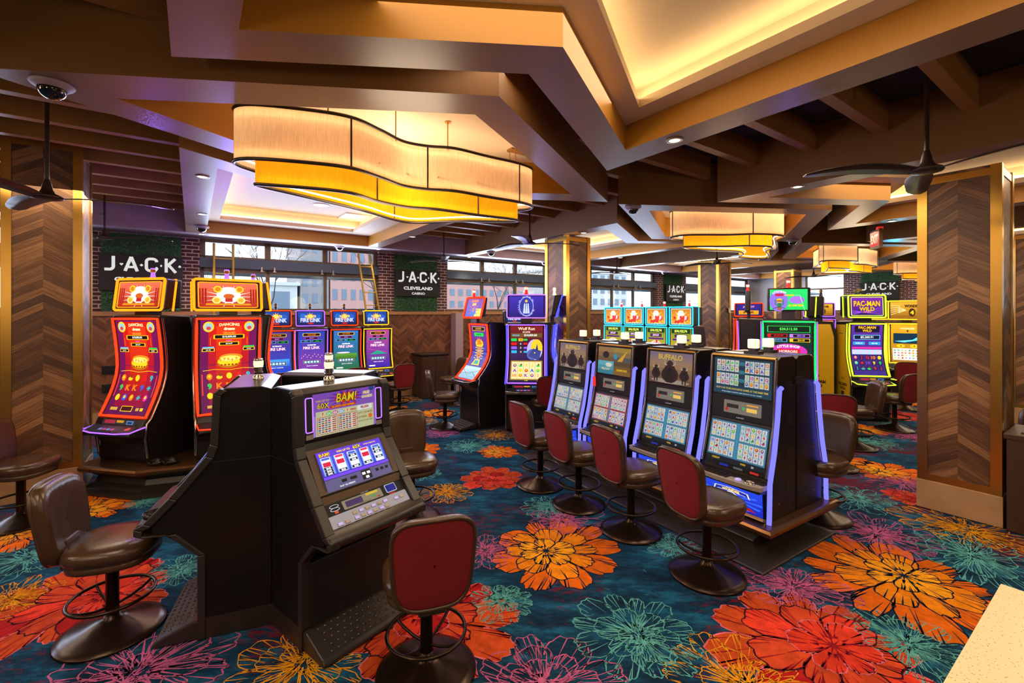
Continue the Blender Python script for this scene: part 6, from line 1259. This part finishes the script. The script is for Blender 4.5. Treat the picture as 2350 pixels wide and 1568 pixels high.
# wall call point on the second pillar
p = ab(11.9+.5, 6.985); r = empty('call_point', (p.x, p.y, 2.13), TH, 'small white call point box on the second wooden pillar', 'wall box'); m = MB(); m.box(-.05, .05, -.03, 0, -.07, .07); m.build('box_shell', 'white_plastic', r, bevel=.006); m = MB(); m.lathe([(0, 0), (.02, 0), (.02, .01), (0, .011)], 12, (0, -.04, -.04)); m.build('knob', 'candle_red', r)
# ================================================================ LADDERS by the windows
def ladder(px0, px1, b, z0, z1, lean, label):
    D0 = b; r = empty('ladder', (0, 0, 0), 0, label, 'ladder', 'yellow ladders at the windows')
    def wp(px, bb):
        k = (px-1175)/1044; Dd = bb/(U.x*k+U.y); return Vector((k*Dd, Dd))
    A_, B_ = wp(px0[0], b), wp(px1[0], b); A2, B2 = wp(px0[1], b), wp(px1[1], b)
    for a_, c_ in ((A_, A2), (B_, B2)): m = MB(); m.tube([(a_.x, a_.y, z0), (c_.x, c_.y, z1)], .022, 6); m.build('rail', 'ladder_yellow', r)
    for i in range(int((z1-z0)/.3)):
        t = (i+.5)*.3/(z1-z0); a_ = A_.lerp(A2, t); c_ = B_.lerp(B2, t); m = MB(); m.tube([(a_.x, a_.y, z0+(z1-z0)*t), (c_.x, c_.y, z0+(z1-z0)*t)], .014, 6); m.build('rung', 'ladder_yellow', r)
ladder((491, 491), (535, 535), 10.72, 0, 3.45, 0, 'yellow ladder standing upright at the first window bay')
ladder((868, 822), (905, 848), 10.72, 0, 3.45, 0, 'yellow ladder leaning at the right end of the first window bay')
p = Vector((-.713*8.4, 8.4)); r = empty('kiosk', (p.x, p.y, 0), fdir(-62), 'small kiosk with a red lit panel between the two drum machines', 'kiosk'); m = MB(); m.box(-.13, .13, -.12, .12, 0, 1.02); m.build('kiosk_body', 'header', r, bevel=.01)
m = MB(); m.box(-.16, .16, -.08, .08, 1.02, 1.92); m.build('kiosk_housing', 'charcoal', r, bevel=.01); A = Art(flat((0, -.085, 1.08), (1, 0, 0), (0, 0, 1), (0, -1, 0)), .001); A.rect(-.13, 0, .13, .5, hx('b01828'), 0, n=1)
for i in range(3): A.rr(-.1, .04+i*.15, .1, .14+i*.15, .02, hx('d86070') if i % 2 else hx('c02030'), 1)
A.rect(-.13, .5, .13, .8, hx('28404a'), 0, n=1); A.ell(0, .62, .08, .06, hx('6a8a8a'), 1); A.build('kiosk_screen', 'screen_dim', r)
# ================================================================ CABINETS, COUNTER
p = ab(4.85, 10.45); r = empty('side_cabinet', (p.x, p.y, 0), TH, 'low dark wooden cabinet against the wooden wall beside a red stool', 'cabinet'); m = MB(); m.box(-.35, .35, -.3, .3, 0, 1.02); m.build('cabinet_body', 'cab_wood', r, bevel=.01); m = MB(); m.box(-.37, .37, -.32, .32, 1.02, 1.06); m.build('cabinet_top', 'black_satin', r, bevel=.006)
m = MB(); m.box(-.33, -.005, -.312, -.30, .08, .98); m.build('door', 'cab_wood', r); m = MB(); m.box(.005, .33, -.312, -.30, .08, .98); m.build('door', 'cab_wood', r)
q = flr(2298, 1216); r = empty('waste_cabinet', (q.x+.006, q.y-.01, 0), math.atan2(V.y, V.x), 'dark wooden waste cabinet with a metal tray on top, beside the right column', 'cabinet')
m = MB(); m.box(.01, .62, -.50, -.02, .0, .88); m.build('cabinet_body', 'cab_wood', r, bevel=.006); m = MB(); m.box(.0, .64, -.52, 0, .88, .93); m.build('cabinet_top', 'cab_wood', r, bevel=.006)
m = MB(); m.box(.12, .50, -.42, -.10, .925, .945); m.box(.16, .46, -.38, -.14, .945, .96); m.build('metal_tray', 'gunmetal', r, bevel=.006)
c0, c1, c2 = [flr(*q, 1.05) for q in ((2297, 1340), (2175, 1568), (2350, 1358))]
du = -V; dv = -U; P_ = [c0, c0+du*2.2, c0+du*2.2+dv*1.6, c0+dv*1.6]
r = empty('service_counter', (0, 0, 0), 0, 'pale speckled stone counter top at the bottom right corner', 'counter'); m = MB(); m.poly(P_, 1.01, 1.05); m.build('stone_top', 'quartz', r, bevel=.004)
m = MB(); m.poly(offset_poly(P_, -.06), 0, 1.01); m.build('counter_body', 'cab_wood', r)
# ================================================================ OUTSIDE
o = S(empty('ground_outside', (0, 0, 0))); m = MB(); m.poly([ab(-60, WB+.35), ab(90, WB+.35), ab(90, 110), ab(-60, 110)], .3, .4); m.build('street', 'asphalt', o)
r = empty('porch_roof', (0, 0, 0), 0, 'pale flat porch roof with strip lights outside the windows', 'canopy'); m = MB(); m.poly([ab(-12, WB+.4), ab(30, WB+.4), ab(30, WB+3.6), ab(-12, WB+3.6)], 3.06, 3.16); m.build('roof_slab', 'concrete', r)
for a in range(-10, 30, 2): m = MB(); m.obox(ab(a, WB+2.2), V, U, .9, .18, 3.04, 3.062); m.build('strip_light', 'white_plastic', r)
def building(a, b, w, d, h, mat, label, rows, cols, z0=.4):
    r = empty('building', (*ab(a, b), z0), TH, label, 'building'); m = MB(); m.box(-w/2, w/2, 0, d, 0, h); m.build('wall', mat, r)
    for i in range(cols):
        for j in range(rows):
            x = -w/2+w*(i+.5)/cols; z = h*(j+.6)/rows; m = MB(); m.box(x-w/cols*.27, x+w/cols*.27, -.06, .02, z-h/rows*.3, z+h/rows*.25); m.build('window_glazing', 'bld_glass', r)
    m = MB(); m.box(-w/2-.3, w/2+.3, -.3, d, h, h+.4); m.build('cornice', mat, r)
pbr('bld_pink', hx('dca8a0'), .8); pbr('bld_white', hx('dfe2e0'), .8); pbr('bld_grey', hx('a9a2a2'), .8); pbr('bld_glass', hx('8494a6'), .3); pbr('bark', hx('6a5850'), .9)
building(18.2, 62, 7.0, 10, 30, 'bld_pink', 'tall pink brick office block beyond the first window bay', 12, 6); building(12.8, 62, 3.4, 10, 30, 'bld_grey', 'grey office block beside the pink one', 14, 3); building(7.0, 62, 7.5, 8, 4.9, 'bld_white', 'low white building with a pale blue band', 1, 2)
building(36, 62, 20, 10, 7.2, 'bld_pink', 'wide rosy brick building beyond the second window bay', 4, 14); building(62, 62, 20, 10, 9, 'bld_white', 'pale building beyond the third window bay', 4, 10); building(27, 95, 14, 8, 26, 'bld_white', 'tall white building with narrow windows, far off beyond the second window bay', 8, 10)
def tree(a, b, h, seed, label):
    r = empty('bare_tree', (*ab(a, b), .4), 0, label, 'tree', 'bare trees along the street'); rn = random.Random(seed); m = MB()
    def br(p, d, l, rad, lv):
        q = p+d*l; m.tube([p, p.lerp(q, .5)+Vector((rn.uniform(-.05, .05), rn.uniform(-.05, .05), 0))*l, q], [rad, rad*.8, rad*.6], 4)
        if lv == 0: return
        for k in range(3 if lv > 1 else 4): nd = (d+Vector((rn.uniform(-.8, .8), rn.uniform(-.8, .8), rn.uniform(-.1, .6)))).normalized(); br(q, nd, l*rn.uniform(.6, .8), rad*.58, lv-1)
    br(Vector((0, 0, 0)), Vector((0, 0, 1)), h*.3, .05, 4); m.build('trunk_and_branches', 'bark', r)
for i, (a, b, h, t) in enumerate(((2.3, 19, 5.5, 'bare tree outside the right part of the first window bay'), (.6, 26, 5.5, 'smaller bare tree farther off outside the first window bay'), (7.2, 20, 5.5, 'bare tree outside the second window bay'), (9.6, 24, 6, 'bare tree outside the second window bay, nearer the pillar'), (12.5, 19, 6, 'bare tree outside the third window bay'), (16, 22, 6, 'bare tree outside the fourth window bay'))): tree(a, b, h, i, t)
r = empty('street_railing', (0, 0, 0), 0, 'long grey curved street railing outside the windows', 'railing'); m = MB(); pts = [ab(-14+i*2, 17+1.5*math.sin(i*.35)) for i in range(24)]
m.tube([(p.x, p.y, 1.95) for p in pts], .06, 6); m.tube([(p.x, p.y, 1.6) for p in pts], .03, 6); m.build('top_rail', 'steel_beam', r)
for p in pts: m = MB(); m.tube([(p.x, p.y, .4), (p.x, p.y, 1.95)], .035, 6); m.build('post', 'steel_beam', r)
